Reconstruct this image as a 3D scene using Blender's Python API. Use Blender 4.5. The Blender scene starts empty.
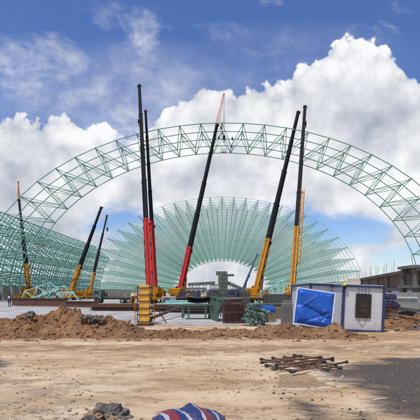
import bpy, bmesh, math, random
from mathutils import Vector, Matrix, noise
random.seed(7)
SC = bpy.context.scene
COL = SC.collection
R = math.radians
CAMH = 2.1
HZ = 293.0            # photo row of the horizon (420 px tall photo)
F = 420.0

def P(px, py, d):      # photo pixel + distance -> world point
    return Vector(((px - 210) / F * d, d, CAMH + (HZ - py) / F * d))
def G(px, py, z=0.0):  # photo pixel on the ground
    d = (CAMH - z) * F / (py - HZ)
    return Vector(((px - 210) / F * d, d, z))

# ------------------------------------------------------------------ camera
cd = bpy.data.cameras.new('camera'); cam = bpy.data.objects.new('camera', cd); COL.objects.link(cam)
cam.location = (0, 0, CAMH); cam.rotation_euler = (R(90), 0, 0)
cd.sensor_width = 36; cd.lens = 36; cd.shift_y = (HZ - 210) / 420.0
cd.clip_start = 0.1; cd.clip_end = 20000
SC.camera = cam
SC.cycles.max_bounces = 5; SC.cycles.diffuse_bounces = 3; SC.cycles.glossy_bounces = 2
SC.view_settings.view_transform = 'Standard'; SC.view_settings.look = 'None'
SC.view_settings.exposure = 0.0; SC.view_settings.gamma = 1.0
SC.view_settings.use_curve_mapping = False

# ------------------------------------------------------------------ sun + sky
SUN_EL, SUN_AZ = 66.0, 214.0      # azimuth clockwise from +Y (north); the sun stands behind the camera, to its left
sv = Vector((math.sin(R(SUN_AZ)) * math.cos(R(SUN_EL)), math.cos(R(SUN_AZ)) * math.cos(R(SUN_EL)), math.sin(R(SUN_EL))))
ld = bpy.data.lights.new('sun', 'SUN'); sun = bpy.data.objects.new('sun', ld); COL.objects.link(sun)
ld.energy = 3.5; ld.angle = R(0.5); ld.color = (1.0, 0.95, 0.87)
sun.rotation_euler = sv.to_track_quat('Z', 'Y').to_euler(); sun.location = sv * 300

class NT:
    """small helper for writing node trees as expressions"""
    def __init__(s, nt): s.nt = nt; s.n = nt.nodes; s.l = nt.links
    def new(s, t, **kw):
        nd = s.n.new(t)
        for k, v in kw.items(): setattr(nd, k, v)
        return nd
    def put(s, sock, v):
        if v is None: return
        if isinstance(v, bpy.types.NodeSocket): s.l.new(v, sock)
        else: sock.default_value = v
    def m(s, op, a, b=None, c=None, clamp=False):
        nd = s.new('ShaderNodeMath', operation=op); nd.use_clamp = clamp
        s.put(nd.inputs[0], a); s.put(nd.inputs[1], b); s.put(nd.inputs[2], c)
        return nd.outputs[0]
    def vm(s, op, a, b=None):
        nd = s.new('ShaderNodeVectorMath', operation=op)
        s.put(nd.inputs[0], a); s.put(nd.inputs[1], b)
        return nd.outputs[0]
    def xyz(s, x, y, z=0.0):
        nd = s.new('ShaderNodeCombineXYZ')
        s.put(nd.inputs[0], x); s.put(nd.inputs[1], y); s.put(nd.inputs[2], z)
        return nd.outputs[0]
    def noise(s, vec, scale, detail=4, rough=0.5, dist=0.0, dim='3D'):
        nd = s.new('ShaderNodeTexNoise', noise_dimensions=dim); s.put(nd.inputs['Vector'], vec)
        nd.inputs['Scale'].default_value = scale; nd.inputs['Detail'].default_value = detail
        nd.inputs['Roughness'].default_value = rough; nd.inputs['Distortion'].default_value = dist
        return nd.outputs['Fac']
    def sm(s, v, a, b):        # smoothstep a..b -> 0..1
        nd = s.new('ShaderNodeMapRange', interpolation_type='SMOOTHSTEP')
        s.put(nd.inputs[0], v); nd.inputs[1].default_value = a; nd.inputs[2].default_value = b
        nd.inputs[3].default_value = 0; nd.inputs[4].default_value = 1
        return nd.outputs[0]
    def mix(s, f, a, b):
        nd = s.new('ShaderNodeMix', data_type='RGBA')
        s.put(nd.inputs[0], f); s.put(nd.inputs[6], a); s.put(nd.inputs[7], b)
        return nd.outputs[2]

def c4(c): return (c[0], c[1], c[2], 1.0)

w = bpy.data.worlds.new('World'); SC.world = w; w.use_nodes = True
w.cycles.sampling_method = 'MANUAL'; w.cycles.sample_map_resolution = 128
T = NT(w.node_tree); w.node_tree.nodes.clear()
sky = T.new('ShaderNodeTexSky', sky_type='NISHITA'); sky.sun_disc = False
sky.sun_elevation = R(SUN_EL); sky.sun_rotation = R(SUN_AZ)
sky.air_density = 1.0; sky.dust_density = 0.6; sky.ozone_density = 3.0
hsv = T.new('ShaderNodeHueSaturation'); hsv.inputs['Hue'].default_value = 0.514; hsv.inputs['Saturation'].default_value = 1.2; hsv.inputs['Value'].default_value = 1.38
T.l.new(sky.outputs[0], hsv.inputs['Color'])
bg_sky = T.new('ShaderNodeBackground'); bg_sky.inputs[1].default_value = 0.105
T.l.new(hsv.outputs[0], bg_sky.inputs[0])
tc = T.new('ShaderNodeTexCoord'); sep = T.new('ShaderNodeSeparateXYZ'); T.l.new(tc.outputs['Generated'], sep.inputs[0])
dx, dy, dz = sep.outputs
hor = T.m('MAXIMUM', T.m('ABSOLUTE', dy), 0.12)
u = T.m('DIVIDE', dx, hor)            # tangent of the azimuth
v = T.m('DIVIDE', dz, hor)            # tangent of the elevation
uv = T.xyz(u, v, T.m('MULTIPLY', T.m('SIGN', dy), 3.0))
# ---- cumulus tops as a function of azimuth
topline = [(-60, 125), (0, 114), (15, 112), (30, 118), (48, 110), (60, 112), (85, 122), (105, 120), (116, 126), (135, 134), (150, 118),
           (165, 104), (180, 98), (205, 84), (240, 82), (246, 76), (265, 74), (285, 75), (292, 66), (310, 54), (330, 42), (352, 33),
           (368, 36), (386, 45), (397, 56), (410, 70), (420, 76), (480, 95)]
fc = T.new('ShaderNodeFloatCurve'); cv = fc.mapping.curves[0]
def un(px): return ((px - 210) / F + 0.7) / 1.4
pts = [(un(px), (HZ - py + 2) / F) for px, py in topline]
pts = [(0.0, 0.40)] + pts + [(1.0, 0.45)]
cv.points[0].location = pts[0]; cv.points[1].location = pts[-1]
for p in pts[1:-1]: cv.points.new(*p)
for p in cv.points: p.handle_type = 'VECTOR'
fc.mapping.update()
T.put(fc.inputs[1], T.m('DIVIDE', T.m('ADD', u, 0.7), 1.4, clamp=True))
top = fc.outputs[0]
def cloud_fields(vec):
    n1 = T.noise(vec, 5.0, 7, 0.56, 0.2, '2D')
    vo = T.new('ShaderNodeTexVoronoi', feature='SMOOTH_F1', voronoi_dimensions='2D'); T.put(vo.inputs['Vector'], vec)
    vo.inputs['Scale'].default_value = 15; vo.inputs['Smoothness'].default_value = 0.25
    vo.inputs['Detail'].default_value = 3; vo.inputs['Roughness'].default_value = 0.5
    return n1, vo.outputs['Distance']
n1, vd = cloud_fields(uv)
edge = T.m('ADD', T.m('MULTIPLY', T.m('SUBTRACT', n1, 0.47), 0.085), T.m('MULTIPLY', T.m('SUBTRACT', 0.36, vd), 0.040))
h = T.m('ADD', T.m('SUBTRACT', top, v), edge)                       # height below the top line
mtop = T.sm(h, -0.001, 0.010)
# the deck thins towards the horizon, with openings of blue
cov = T.noise(T.xyz(u, T.m('MULTIPLY', v, 1.9), 4.3), 4.2, 6, 0.55, 0.2, '2D')
def blob(px, py, rx, ry):
    a = T.m('DIVIDE', T.m('SUBTRACT', u, (px - 210) / F), rx / F)
    b = T.m('DIVIDE', T.m('SUBTRACT', v, (HZ - py) / F), ry / F)
    rr = T.m('ADD', T.m('MULTIPLY', a, a), T.m('MULTIPLY', b, b))
    return T.m('SUBTRACT', 1.0, T.sm(rr, 0.1, 1.3))
open_ = T.m('MAXIMUM', T.m('MAXIMUM', blob(350, 220, 75, 34), blob(410, 262, 40, 26)), T.m('MULTIPLY', blob(120, 225, 62, 34), 0.75))
open_ = T.m('MAXIMUM', open_, T.m('MULTIPLY', blob(128, 140, 30, 20), 0.9))
low = T.sm(T.m('SUBTRACT', 0.30, v), 0.0, 0.30)
thin = T.m('ADD', T.m('MULTIPLY', low, 0.20), T.m('MULTIPLY', open_, 0.27))
mbody = T.sm(T.m('SUBTRACT', T.m('ADD', cov, 0.20), thin), 0.24, 0.52)
mcum = T.m('MULTIPLY', mtop, mbody)
# thin high wisps
wn = T.noise(T.xyz(T.m('ADD', u, T.m('MULTIPLY', v, 0.35)), T.m('MULTIPLY', v, 1.5), 9.0), 8.0, 9, 0.62, 0.25, '2D')
wz = T.m('MAXIMUM', blob(25, 62, 95, 42), T.m('MAXIMUM', T.m('MULTIPLY', T.m('MAXIMUM', blob(118, 18, 34, 26), blob(140, 32, 28, 28)), 0.85), T.m('MULTIPLY', blob(75, 95, 60, 20), 0.6)))
wz = T.m('MAXIMUM', wz, T.m('MULTIPLY', T.m('MAXIMUM', blob(150, 130, 60, 40), T.m('MULTIPLY', blob(245, 62, 70, 20), 0.6)), 0.8))
wz = T.m('MAXIMUM', wz, 0.25)
mw = T.m('MULTIPLY', T.sm(T.m('ADD', wn, T.m('MULTIPLY', T.m('SUBTRACT', wz, 1.0), 0.34)), 0.30, 0.80), 0.62)
hazeband = T.m('MULTIPLY', T.sm(T.m('SUBTRACT', 0.16, v), 0.0, 0.2), 0.62)
veil = T.m('MULTIPLY', T.m('MAXIMUM', blob(130, 100, 150, 60), T.m('MULTIPLY', blob(300, 60, 120, 40), 0.35)), T.m('ADD', 0.16, T.m('MULTIPLY', T.sm(wn, 0.3, 0.7), 0.22)))
mw = T.m('ADD', mw, T.m('MULTIPLY', veil, T.m('SUBTRACT', 1.0, mw)))
mask = T.m('MAXIMUM', T.m('MAXIMUM', mcum, mw), hazeband)
# relief: compare a soft field with the same field a step towards the sun's side of the sky
def soft(vec): return T.noise(vec, 6.0, 5, 0.50, 0.2, '2D')
rel = T.m('SUBTRACT', soft(uv), soft(T.vm('ADD', uv, (-0.026, 0.034, 0.0))))
puff = T.m('SUBTRACT', 0.38, vd)
big = T.noise(T.xyz(u, T.m('MULTIPLY', v, 1.4), 1.7), 3.4, 4, 0.5, 0.4, '2D')
depth = T.sm(h, 0.004, 0.10)
grey = T.m('MAXIMUM', T.m('MAXIMUM', blob(350, 118, 78, 52), T.m('MULTIPLY', blob(60, 160, 85, 32), 0.75)), T.m('MAXIMUM', T.m('MULTIPLY', blob(265, 172, 120, 28), 0.75), T.m('MULTIPLY', blob(20, 215, 70, 40), 0.6)))
gm = T.m('ADD', T.m('MULTIPLY', grey, 0.27), T.m('MULTIPLY', T.sm(big, 0.38, 0.66), 0.26))
gm = T.m('ADD', gm, T.m('MULTIPLY', T.sm(T.m('SUBTRACT', 0.34, v), 0.0, 0.26), 0.17))
body = T.m('MULTIPLY', depth, T.m('MULTIPLY', gm, 0.95))
edgel = T.m('MULTIPLY', T.m('SUBTRACT', 1.0, T.m('MULTIPLY', depth, 0.65)), T.m('MULTIPLY', puff, 0.55))
lit = T.m('SUBTRACT', T.m('ADD', T.m('ADD', 1.04, edgel), T.m('ADD', T.m('MULTIPLY', rel, 1.25), T.m('MULTIPLY', puff, 0.08))), body, clamp=True)
ccol = T.mix(lit, (0.27, 0.32, 0.43, 1), (0.96, 0.965, 0.985, 1))
bg_cl = T.new('ShaderNodeBackground'); T.l.new(ccol, bg_cl.inputs[0]); bg_cl.inputs[1].default_value = 1.0
mx = T.new('ShaderNodeMixShader'); T.l.new(mask, mx.inputs[0]); T.l.new(bg_sky.outputs[0], mx.inputs[1]); T.l.new(bg_cl.outputs[0], mx.inputs[2])
wo = T.new('ShaderNodeOutputWorld'); T.l.new(mx.outputs[0], wo.inputs[0])

# ------------------------------------------------------------------ materials
MATS = {}
def mat(name, col, rough=0.6, metal=0.0, var=0.12, scale=6.0, dirt=None, dirt_amt=0.35, bump=0.0, bscale=None, spec=0.5):
    if name in MATS: return MATS[name]
    m = bpy.data.materials.new(name); m.use_nodes = True
    t = NT(m.node_tree); b = m.node_tree.nodes['Principled BSDF']
    tcn = t.new('ShaderNodeTexCoord'); o = tcn.outputs['Object']
    n = t.noise(o, scale, 6, 0.6)
    lo = tuple(max(0, x * (1 - var * 1.6)) for x in col); hi = tuple(min(1, x * (1 + var)) for x in col)
    cc = t.mix(t.sm(n, 0.3, 0.7), c4(lo), c4(hi))
    if dirt:
        n_ = t.noise(o, scale * 0.45, 8, 0.68, 0.6)
        cc = t.mix(t.m('MULTIPLY', t.sm(n_, 0.50, 0.72), dirt_amt), cc, c4(dirt))
    t.l.new(cc, b.inputs['Base Color'])
    b.inputs['Roughness'].default_value = rough; b.inputs['Metallic'].default_value = metal
    b.inputs['Specular IOR Level'].default_value = spec
    if bump:
        nb = t.noise(o, bscale or scale * 3, 6, 0.6)
        bp = t.new('ShaderNodeBump'); bp.inputs['Strength'].default_value = bump; bp.inputs['Distance'].default_value = 0.05
        t.l.new(nb, bp.inputs['Height']); t.l.new(bp.outputs[0], b.inputs['Normal'])
    MATS[name] = m
    return m

M_TRUSS = mat('green primer', (0.15, 0.37, 0.30), 0.6, 0, 0.10, 0.3, spec=0.2)
M_TRUSSD = mat('shaded green primer', (0.18, 0.38, 0.325), 0.6, 0, 0.12, 0.3, spec=0.2)  # the primer again, toned down: backlit shade of the arch put into the colour
M_TRUSSP = mat('hazed green primer', (0.26, 0.52, 0.45), 0.6, 0, 0.10, 0.3, spec=0.2)  # the primer again, paled: haze of the far vault put into the colour
M_MINT = mat('mint primer', (0.33, 0.62, 0.54), 0.45, 0, 0.12, 2)
M_RED = mat('crane red paint', (0.50, 0.026, 0.024), 0.6, 0, 0.10, 1.2, (0.2, 0.05, 0.04), 0.35, spec=0.12)
M_YEL = mat('crane yellow paint', (0.50, 0.215, 0.016), 0.6, 0, 0.12, 1.2, (0.20, 0.10, 0.03), 0.45, spec=0.12)
M_BLK = mat('dark boom paint', (0.010, 0.011, 0.015), 0.75, 0, 0.15, 1.0, (0.026, 0.024, 0.022), 0.3, spec=0.08)
M_ORA = mat('orange paint', (0.60, 0.19, 0.05), 0.45, 0, 0.12, 1.2)
M_BLUEB = mat('blue boom paint', (0.05, 0.10, 0.25), 0.4, 0, 0.12, 1.2)
M_GRYS = mat('grey steel', (0.30, 0.31, 0.32), 0.5, 0.3, 0.15, 3)
M_TYRE = mat('tyre rubber', (0.022, 0.021, 0.02), 0.9, 0, 0.2, 6, (0.16, 0.12, 0.08), 0.4)
M_RIM = mat('wheel rim', (0.35, 0.34, 0.33), 0.55, 0.4, 0.15, 6)
M_GLASS = mat('dark glass', (0.02, 0.025, 0.03), 0.08, 0, 0.1, 3)
M_CABLE = mat('steel cable', (0.06, 0.06, 0.065), 0.6, 0.3)
M_CONC = mat('concrete', (0.36, 0.35, 0.33), 0.9, 0, 0.16, 1.6, (0.17, 0.155, 0.14), 0.5, 0.3, 14)
M_CONCD = mat('weathered concrete', (0.16, 0.158, 0.156), 0.92, 0, 0.18, 1.3, (0.10, 0.095, 0.09), 0.5, 0.3, 14)
M_RUST = mat('rusty steel', (0.13, 0.062, 0.040), 0.8, 0.1, 0.25, 5, (0.22, 0.10, 0.05), 0.5, 0.25, 30)
M_RUSTR = mat('red rusty steel', (0.095, 0.042, 0.034), 0.8, 0.1, 0.25, 8, (0.26, 0.14, 0.10), 0.4, 0.2, 40)
M_DRK = mat('dark scaffold steel', (0.055, 0.045, 0.04), 0.7, 0.2, 0.25, 6, (0.15, 0.08, 0.05), 0.5)
M_GREEN = mat('machine green paint', (0.07, 0.135, 0.095), 0.55, 0, 0.2, 4, (0.09, 0.08, 0.06), 0.45)
M_WHITE = mat('white panel', (0.58, 0.60, 0.62), 0.55, 0, 0.05, 1.5, (0.42, 0.38, 0.32), 0.28)
def _mud(m):
    t = NT(m.node_tree); b = m.node_tree.nodes['Principled BSDF']; old = b.inputs['Base Color'].links[0].from_socket
    o_ = t.new('ShaderNodeTexCoord').outputs['Object']; s3 = t.new('ShaderNodeSeparateXYZ'); t.l.new(o_, s3.inputs[0])
    n = t.noise(t.vm('MULTIPLY', o_, (1, 1, .35)), 7.0, 7, .65); n2 = t.noise(t.vm('MULTIPLY', o_, (6, 6, .25)), 2.0, 5, .6)
    hgt = t.m('ADD', s3.outputs[2], t.m('MULTIPLY', t.m('SUBTRACT', n, .5), 1.1))
    c1 = t.mix(t.m('MULTIPLY', t.m('SUBTRACT', 1.0, t.sm(hgt, .05, .65)), .40), old, (0.33, 0.21, 0.12, 1))
    c1 = t.mix(t.m('MULTIPLY', t.sm(n2, .58, .72), .14), c1, (0.26, 0.22, 0.18, 1))
    t.l.new(c1, b.inputs['Base Color'])
_mud(M_WHITE)
M_OFFW = mat('off white board', (0.72, 0.74, 0.76), 0.5, 0, 0.05, 3, (0.45, 0.42, 0.38), 0.3)
M_NAVY = mat('blue frame paint', (0.022, 0.042, 0.135), 0.5, 0, 0.15, 3, (0.10, 0.10, 0.12), 0.3)
M_INK = mat('blue lettering paint', (0.06, 0.16, 0.46), 0.55, 0, 0.1, 3)
M_PLY = mat('yellow formwork board', (0.78, 0.42, 0.07), 0.55, 0, 0.12, 4, (0.32, 0.17, 0.07), 0.4, 0.1, 20)
M_BRICK0 = mat('window dark', (0.025, 0.022, 0.02), 0.25, 0, 0.2, 4)
M_PURP = mat('purple blue plastic', (0.04, 0.04, 0.12), 0.5, 0, 0.3, 4)
M_WOOD = mat('weathered timber', (0.24, 0.16, 0.105), 0.85, 0, 0.25, 6, (0.10, 0.07, 0.05), 0.5, 0.2, 30)
M_BLUEP = mat('blue drum plastic', (0.02, 0.10, 0.42), 0.4, 0, 0.12, 4)
M_PUTTY = mat('tan plastic', (0.50, 0.42, 0.33), 0.6, 0, 0.1, 4)
M_LAMPY = mat('lamp yellow paint', (0.62, 0.62, 0.06), 0.45, 0, 0.1, 10)
M_SKIN = mat('skin', (0.30, 0.17, 0.11), 0.6)
M_STEELP = mat('dark plates', (0.07, 0.085, 0.08), 0.6, 0.3, 0.25, 4, (0.14, 0.11, 0.09), 0.4)
M_FENCE = mat('grey green sheet', (0.27, 0.30, 0.29), 0.6, 0.1, 0.12, 2, (0.17, 0.15, 0.13), 0.4)
M_HILL = mat('far hills', (0.10, 0.15, 0.17), 0.95, 0, 0.2, 0.01)
M_LIME = mat('lime powder', (0.56, 0.52, 0.46), 0.95, 0, 0.15, 14, (0.50, 0.38, 0.25), 0.95)
M_ROCK = mat('grey rock', (0.14, 0.122, 0.105), 0.95, 0, 0.3, 6, (0.34, 0.24, 0.15), 0.7, 0.5, 18)
M_SOILR = mat('soil clods', (0.26, 0.14, 0.072), 0.96, 0, 0.30, 5, (0.32, 0.20, 0.11), 0.5, 0.5, 25)
M_STONE = mat('pale stones', (0.33, 0.225, 0.135), 0.95, 0, 0.3, 6, (0.20, 0.13, 0.08), 0.6, 0.4, 25)
M_COALR = mat('coal lumps', (0.045, 0.042, 0.042), 0.9, 0, 0.3, 6, None, 0, 0.4, 25)

# ------------------------------------------------------------------ mesh helper
class MB:
    def __init__(s): s.v = []; s.f = []; s.mi = []; s.M = Matrix.Identity(4); s.cur = 0
    def add(s, vs, fs):
        o = len(s.v); M = s.M
        s.v += [M @ Vector(p) for p in vs]
        s.f += [tuple(i + o for i in f) for f in fs]; s.mi += [s.cur] * len(fs)
        return s
    def box(s, c, size, rot=None, taper=1.0, bev=0.0):
        hx, hy, hz = size[0] / 2, size[1] / 2, size[2] / 2
        c = Vector(c); Rm = rot or Matrix.Identity(3)
        if bev <= 0:
            vs = [(-hx, -hy, -hz), (hx, -hy, -hz), (hx, hy, -hz), (-hx, hy, -hz),
                  (-hx * taper, -hy * taper, hz), (hx * taper, -hy * taper, hz), (hx * taper, hy * taper, hz), (-hx * taper, hy * taper, hz)]
            return s.add([c + Rm @ Vector(p) for p in vs], [(0, 3, 2, 1), (4, 5, 6, 7), (0, 1, 5, 4), (1, 2, 6, 5), (2, 3, 7, 6), (3, 0, 4, 7)])
        b = min(bev, hx * .45, hy * .45, hz * .45)
        # octagonal plan with chamfered top and bottom
        def ring(z, ins):
            X, Y = hx - ins, hy - ins
            return [(-X + b, -Y, z), (X - b, -Y, z), (X, -Y + b, z), (X, Y - b, z), (X - b, Y, z), (-X + b, Y, z), (-X, Y - b, z), (-X, -Y + b, z)]
        vs = ring(-hz, b) + ring(-hz + b, 0) + ring(hz - b, 0) + ring(hz, b)
        fs = [tuple(range(7, -1, -1)), tuple(range(24, 32))]
        for k in range(3):
            for i in range(8):
                j = (i + 1) % 8; fs.append((k * 8 + i, k * 8 + j, k * 8 + 8 + j, k * 8 + 8 + i))
        return s.add([c + Rm @ Vector(p) for p in vs], fs)
    def frame(s, p, q, up=None):
        p = Vector(p); q = Vector(q); d = (q - p); L = d.length; d = d / max(L, 1e-9)
        up = Vector(up) if up is not None else (Vector((0, 0, 1)) if abs(d.z) < 0.95 else Vector((0, 1, 0)))
        sx = d.cross(up); 
        if sx.length < 1e-6: sx = d.cross(Vector((1, 0, 0)))
        sx.normalize(); sy = sx.cross(d); sy.normalize()
        return p, q, d, sx, sy, L
    def bar(s, p, q, w, h, up=None, w2=None, h2=None):
        p, q, d, sx, sy, L = s.frame(p, q, up); w2 = w if w2 is None else w2; h2 = h if h2 is None else h2
        vs = []
        for c, a, b in ((p, w / 2, h / 2), (q, w2 / 2, h2 / 2)):
            vs += [c - sx * a - sy * b, c + sx * a - sy * b, c + sx * a + sy * b, c - sx * a + sy * b]
        return s.add(vs, [(0, 1, 2, 3), (7, 6, 5, 4), (0, 4, 5, 1), (1, 5, 6, 2), (2, 6, 7, 3), (3, 7, 4, 0)])
    def tube(s, p, q, r, r2=None, n=8, cap=True):
        p, q, d, sx, sy, L = s.frame(p, q); r2 = r if r2 is None else r2
        vs = []
        for c, a in ((p, r), (q, r2)):
            for i in range(n):
                t = 2 * math.pi * i / n; vs.append(c + sx * math.cos(t) * a + sy * math.sin(t) * a)
        fs = [(i, (i + 1) % n, n + (i + 1) % n, n + i) for i in range(n)]
        if cap: fs += [tuple(range(n - 1, -1, -1)), tuple(range(n, 2 * n))]
        return s.add(vs, fs)
    def path(s, pts, r, n=6):
        for a, b in zip(pts[:-1], pts[1:]): s.tube(a, b, r, r, n)
        return s
    def ball(s, c, r, sub=1, sc=(1, 1, 1), jit=0.0, rot=None, flat=None):
        bm = bmesh.new(); bmesh.ops.create_icosphere(bm, subdivisions=sub, radius=1.0)
        Rm = rot or Matrix.Identity(3); c = Vector(c); vs = []
        sd = Vector((random.uniform(0, 99), random.uniform(0, 99), random.uniform(0, 99)))
        for vv in bm.verts:
            k = 1 + jit * noise.noise(vv.co * 1.5 + sd) * 1.6 + jit * .5 * noise.noise(vv.co * 4 + sd)
            if sub >= 4: k += .10 * noise.cell(vv.co * 2.2 + sd) + .06 * noise.noise(vv.co * 11 + sd) - .05
            q = Vector((vv.co.x * sc[0], vv.co.y * sc[1], vv.co.z * sc[2])) * (r * k)
            vs.append(c + Rm @ q)
        fs = [tuple(x.index for x in f.verts) for f in bm.faces]; bm.free()
        return s.add(vs, fs)
    def build(s, name, m, parent=None, smooth=False, loc=None):
        me = bpy.data.meshes.new(name)
        o = bpy.data.objects.new(name, me); COL.objects.link(o)
        base = Vector(loc) if loc is not None else Vector((0, 0, 0))
        off = base.copy()
        if parent is not None:
            o.parent = parent; off = base + world_loc(parent)
        me.from_pydata([tuple(p - off) for p in s.v], [], s.f)
        o.location = base
        ms = m if isinstance(m, (list, tuple)) else [m]
        for mm in ms: me.materials.append(mm)
        if len(ms) > 1: me.polygons.foreach_set('material_index', s.mi)
        if smooth: me.polygons.foreach_set('use_smooth', [True] * len(me.polygons))
        me.update()
        return o

def world_loc(o):
    v_ = Vector((0, 0, 0))
    while o is not None: v_ += o.location; o = o.parent
    return v_
def tag(o, label=None, cat=None, group=None, kind=None):
    if label: o['label'] = label
    if cat: o['category'] = cat
    if group: o['group'] = group
    if kind: o['kind'] = kind
    return o
def thing(name, loc, label, cat, group=None):
    o = bpy.data.objects.new(name, None); COL.objects.link(o); o.location = loc; o.empty_display_size = .2
    return tag(o, label, cat, group)
def clip(x, a=0.0, b=1.0): return max(a, min(b, x))
def sstep(a, b, x):
    t = clip((x - a) / (b - a)); return t * t * (3 - 2 * t)
def fbm(x, y, z, oct=4, lac=2.0, gain=0.5):
    a, s_, f = 0.0, 1.0, 1.0
    for _ in range(oct):
        a += s_ * noise.noise((x * f, y * f, z + f)); s_ *= gain; f *= lac
    return a

# ------------------------------------------------------------------ ground
def in_poly(x, y, poly):
    ins = False; n = len(poly); best = 1e9
    for i in range(n):
        x1, y1 = poly[i]; x2, y2 = poly[(i + 1) % n]
        if (y1 > y) != (y2 > y) and x < (x2 - x1) * (y - y1) / (y2 - y1) + x1: ins = not ins
        ex, ey = x2 - x1, y2 - y1; t = clip(((x - x1) * ex + (y - y1) * ey) / (ex * ex + ey * ey + 1e-9))
        best = min(best, math.hypot(x - x1 - ex * t, y - y1 - ey * t))
    return best if ins else -best
def gpoly(pp): return [tuple(G(a, b)[:2]) for a, b in pp]
COAL_AND_SPOT = [gpoly([(378, 357), (420, 358), (470, 362), (500, 420), (470, 436), (420, 419), (390, 413), (374, 404), (384, 398), (372, 392), (358, 384), (334, 381), (326, 372),
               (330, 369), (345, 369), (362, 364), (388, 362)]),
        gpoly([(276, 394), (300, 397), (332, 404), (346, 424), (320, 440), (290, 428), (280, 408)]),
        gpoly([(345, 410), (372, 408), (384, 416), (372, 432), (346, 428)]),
        gpoly([(-16, 361), (4, 362), (7, 367), (-2, 370), (-16, 369)])]  # last outline: small dark spot at the left edge, tinted like the coal
PIT = gpoly([(279, 373.5), (306, 371.5), (337, 387), (276, 388)])
def gz(x, y):
    if y > 26 or y < 2.5 or abs(x) > 15: return 0.0
    k = sstep(26, 22, y) * sstep(15, 12, abs(x))
    z = 0.030 * fbm(x * .35, y * .55, 3.1, 3) + 0.022 * fbm(x * 1.9, y * 2.2, 7.7, 4)
    # shallow wheel ruts running across the view
    for y0, a in ((15.6, .022), (17.2, .028), (10.4, .016)):
        z -= a * math.exp(-((y - y0 - .5 * noise.noise((x * .12, y0, 0))) / .22) ** 2)
    p = in_poly(x, y, PIT) if 8 < y < 13 and 0 < x < 5 else -1
    z -= .035 * sstep(-.05, .12, p)
    return z * k
def axis(dense, far, step, grow):
    a = [dense[0]]; 
    while a[-1] < dense[1]: a.append(a[-1] + step)
    st = step
    while a[-1] < far[1]: st *= grow; a.append(a[-1] + st)
    st = step; lo = []
    x = dense[0]
    while x > far[0]: st *= grow; x -= st; lo.append(x)
    return lo[::-1] + a
def build_ground():
    xs = axis((-11.5, 11.5), (-6000, 6000), .085, 1.32); ys = axis((4.5, 22.5), (-4000, 9000), .085, 1.32)
    nx, ny = len(xs), len(ys); vs = []; coal = []; tone = []
    for y in ys:
        for x in xs:
            vs.append((x, y, gz(x, y)))
            c = -9.0; tn = 0.0
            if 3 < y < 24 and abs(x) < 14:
                for pi_, pl in enumerate(COAL_AND_SPOT): c = max(c, in_poly(x, y, pl) - (.34 if pi_ in (1, 2) else 0))
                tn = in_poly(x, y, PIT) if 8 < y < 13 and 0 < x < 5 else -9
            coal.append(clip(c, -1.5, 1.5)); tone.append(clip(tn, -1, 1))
    fs = [(j * nx + i, j * nx + i + 1, (j + 1) * nx + i + 1, (j + 1) * nx + i) for j in range(ny - 1) for i in range(nx - 1)]
    me = bpy.data.meshes.new('ground'); me.from_pydata(vs, [], fs)
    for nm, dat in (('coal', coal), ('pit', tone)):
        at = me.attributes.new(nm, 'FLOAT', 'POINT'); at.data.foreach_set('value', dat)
    me.polygons.foreach_set('use_smooth', [True] * len(fs))
    o = bpy.data.objects.new('ground', me); COL.objects.link(o); tag(o, kind='structure')
    m = bpy.data.materials.new('sandy construction ground'); m.use_nodes = True
    t = NT(m.node_tree); b = m.node_tree.nodes['Principled BSDF']
    pos = t.new('ShaderNodeTexCoord').outputs['Object']
    s_ = t.new('ShaderNodeSeparateXYZ'); t.l.new(pos, s_.inputs[0])
    nA = t.noise(t.vm('MULTIPLY', pos, (0.55, 1.0, 1.0)), 0.55, 8, 0.6, 0.4)
    nB = t.noise(t.vm('MULTIPLY', pos, (0.45, 1.0, 1.0)), 2.2, 9, 0.68, 0.3)
    nC = t.noise(pos, 14.0, 8, 0.7)
    nD = t.noise(pos, 60.0, 4, 0.7)
    col = t.mix(t.sm(nA, 0.36, 0.64), (0.52, 0.355, 0.19, 1), (0.72, 0.56, 0.37, 1))
    col = t.mix(t.m('MULTIPLY', t.sm(nB, 0.51, 0.66), 0.8), col, (0.34, 0.20, 0.105, 1))
    col = t.mix(t.m('MULTIPLY', t.sm(nB, 0.47, 0.30), 0.5), col, (0.80, 0.64, 0.42, 1))
    # worn brown strip along the foot of the heap, paler strip beyond it
    ny_ = t.m('ADD', s_.outputs[1], t.m('MULTIPLY', t.m('SUBTRACT', nA, 0.5), 2.4))
    strip = t.m('MULTIPLY', t.sm(ny_, 14.2, 15.6), t.m('SUBTRACT', 1.0, t.sm(ny_, 16.4, 18.2)))
    col = t.mix(t.m('MULTIPLY', strip, t.m('MULTIPLY', t.sm(nB, 0.32, 0.58), 0.85)), col, (0.30, 0.17, 0.085, 1))
    spill = t.m('MULTIPLY', t.m('MULTIPLY', t.sm(ny_, 17.8, 19.2), t.m('SUBTRACT', 1.0, t.sm(s_.outputs[1], 23.5, 25.0))), t.sm(nB, 0.30, 0.55))
    col = t.mix(t.m('MULTIPLY', spill, 0.85), col, (0.36, 0.20, 0.095, 1))
    # tyre marks running across the view
    trk = None
    for y0, w_ in ((16.1, .28), (14.3, .26), (11.6, .22), (9.9, .22)):
        dd_ = t.m('ABSOLUTE', t.m('SUBTRACT', t.m('ADD', s_.outputs[1], t.m('MULTIPLY', t.m('SUBTRACT', nA, 0.5), 1.3)), y0))
        mk_ = t.m('SUBTRACT', 1.0, t.sm(dd_, w_ * .55, w_)); trk = mk_ if trk is None else t.m('MAXIMUM', trk, mk_)
    trk = t.m('MULTIPLY', trk, t.sm(nB, 0.38, 0.56))
    tread = t.m('MULTIPLY', trk, t.m('SINE', t.m('ADD', t.m('MULTIPLY', s_.outputs[0], 34.0), t.m('MULTIPLY', s_.outputs[1], 21.0))))
    col = t.mix(t.m('MULTIPLY', trk, 0.38), col, (0.33, 0.205, 0.115, 1))
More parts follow.
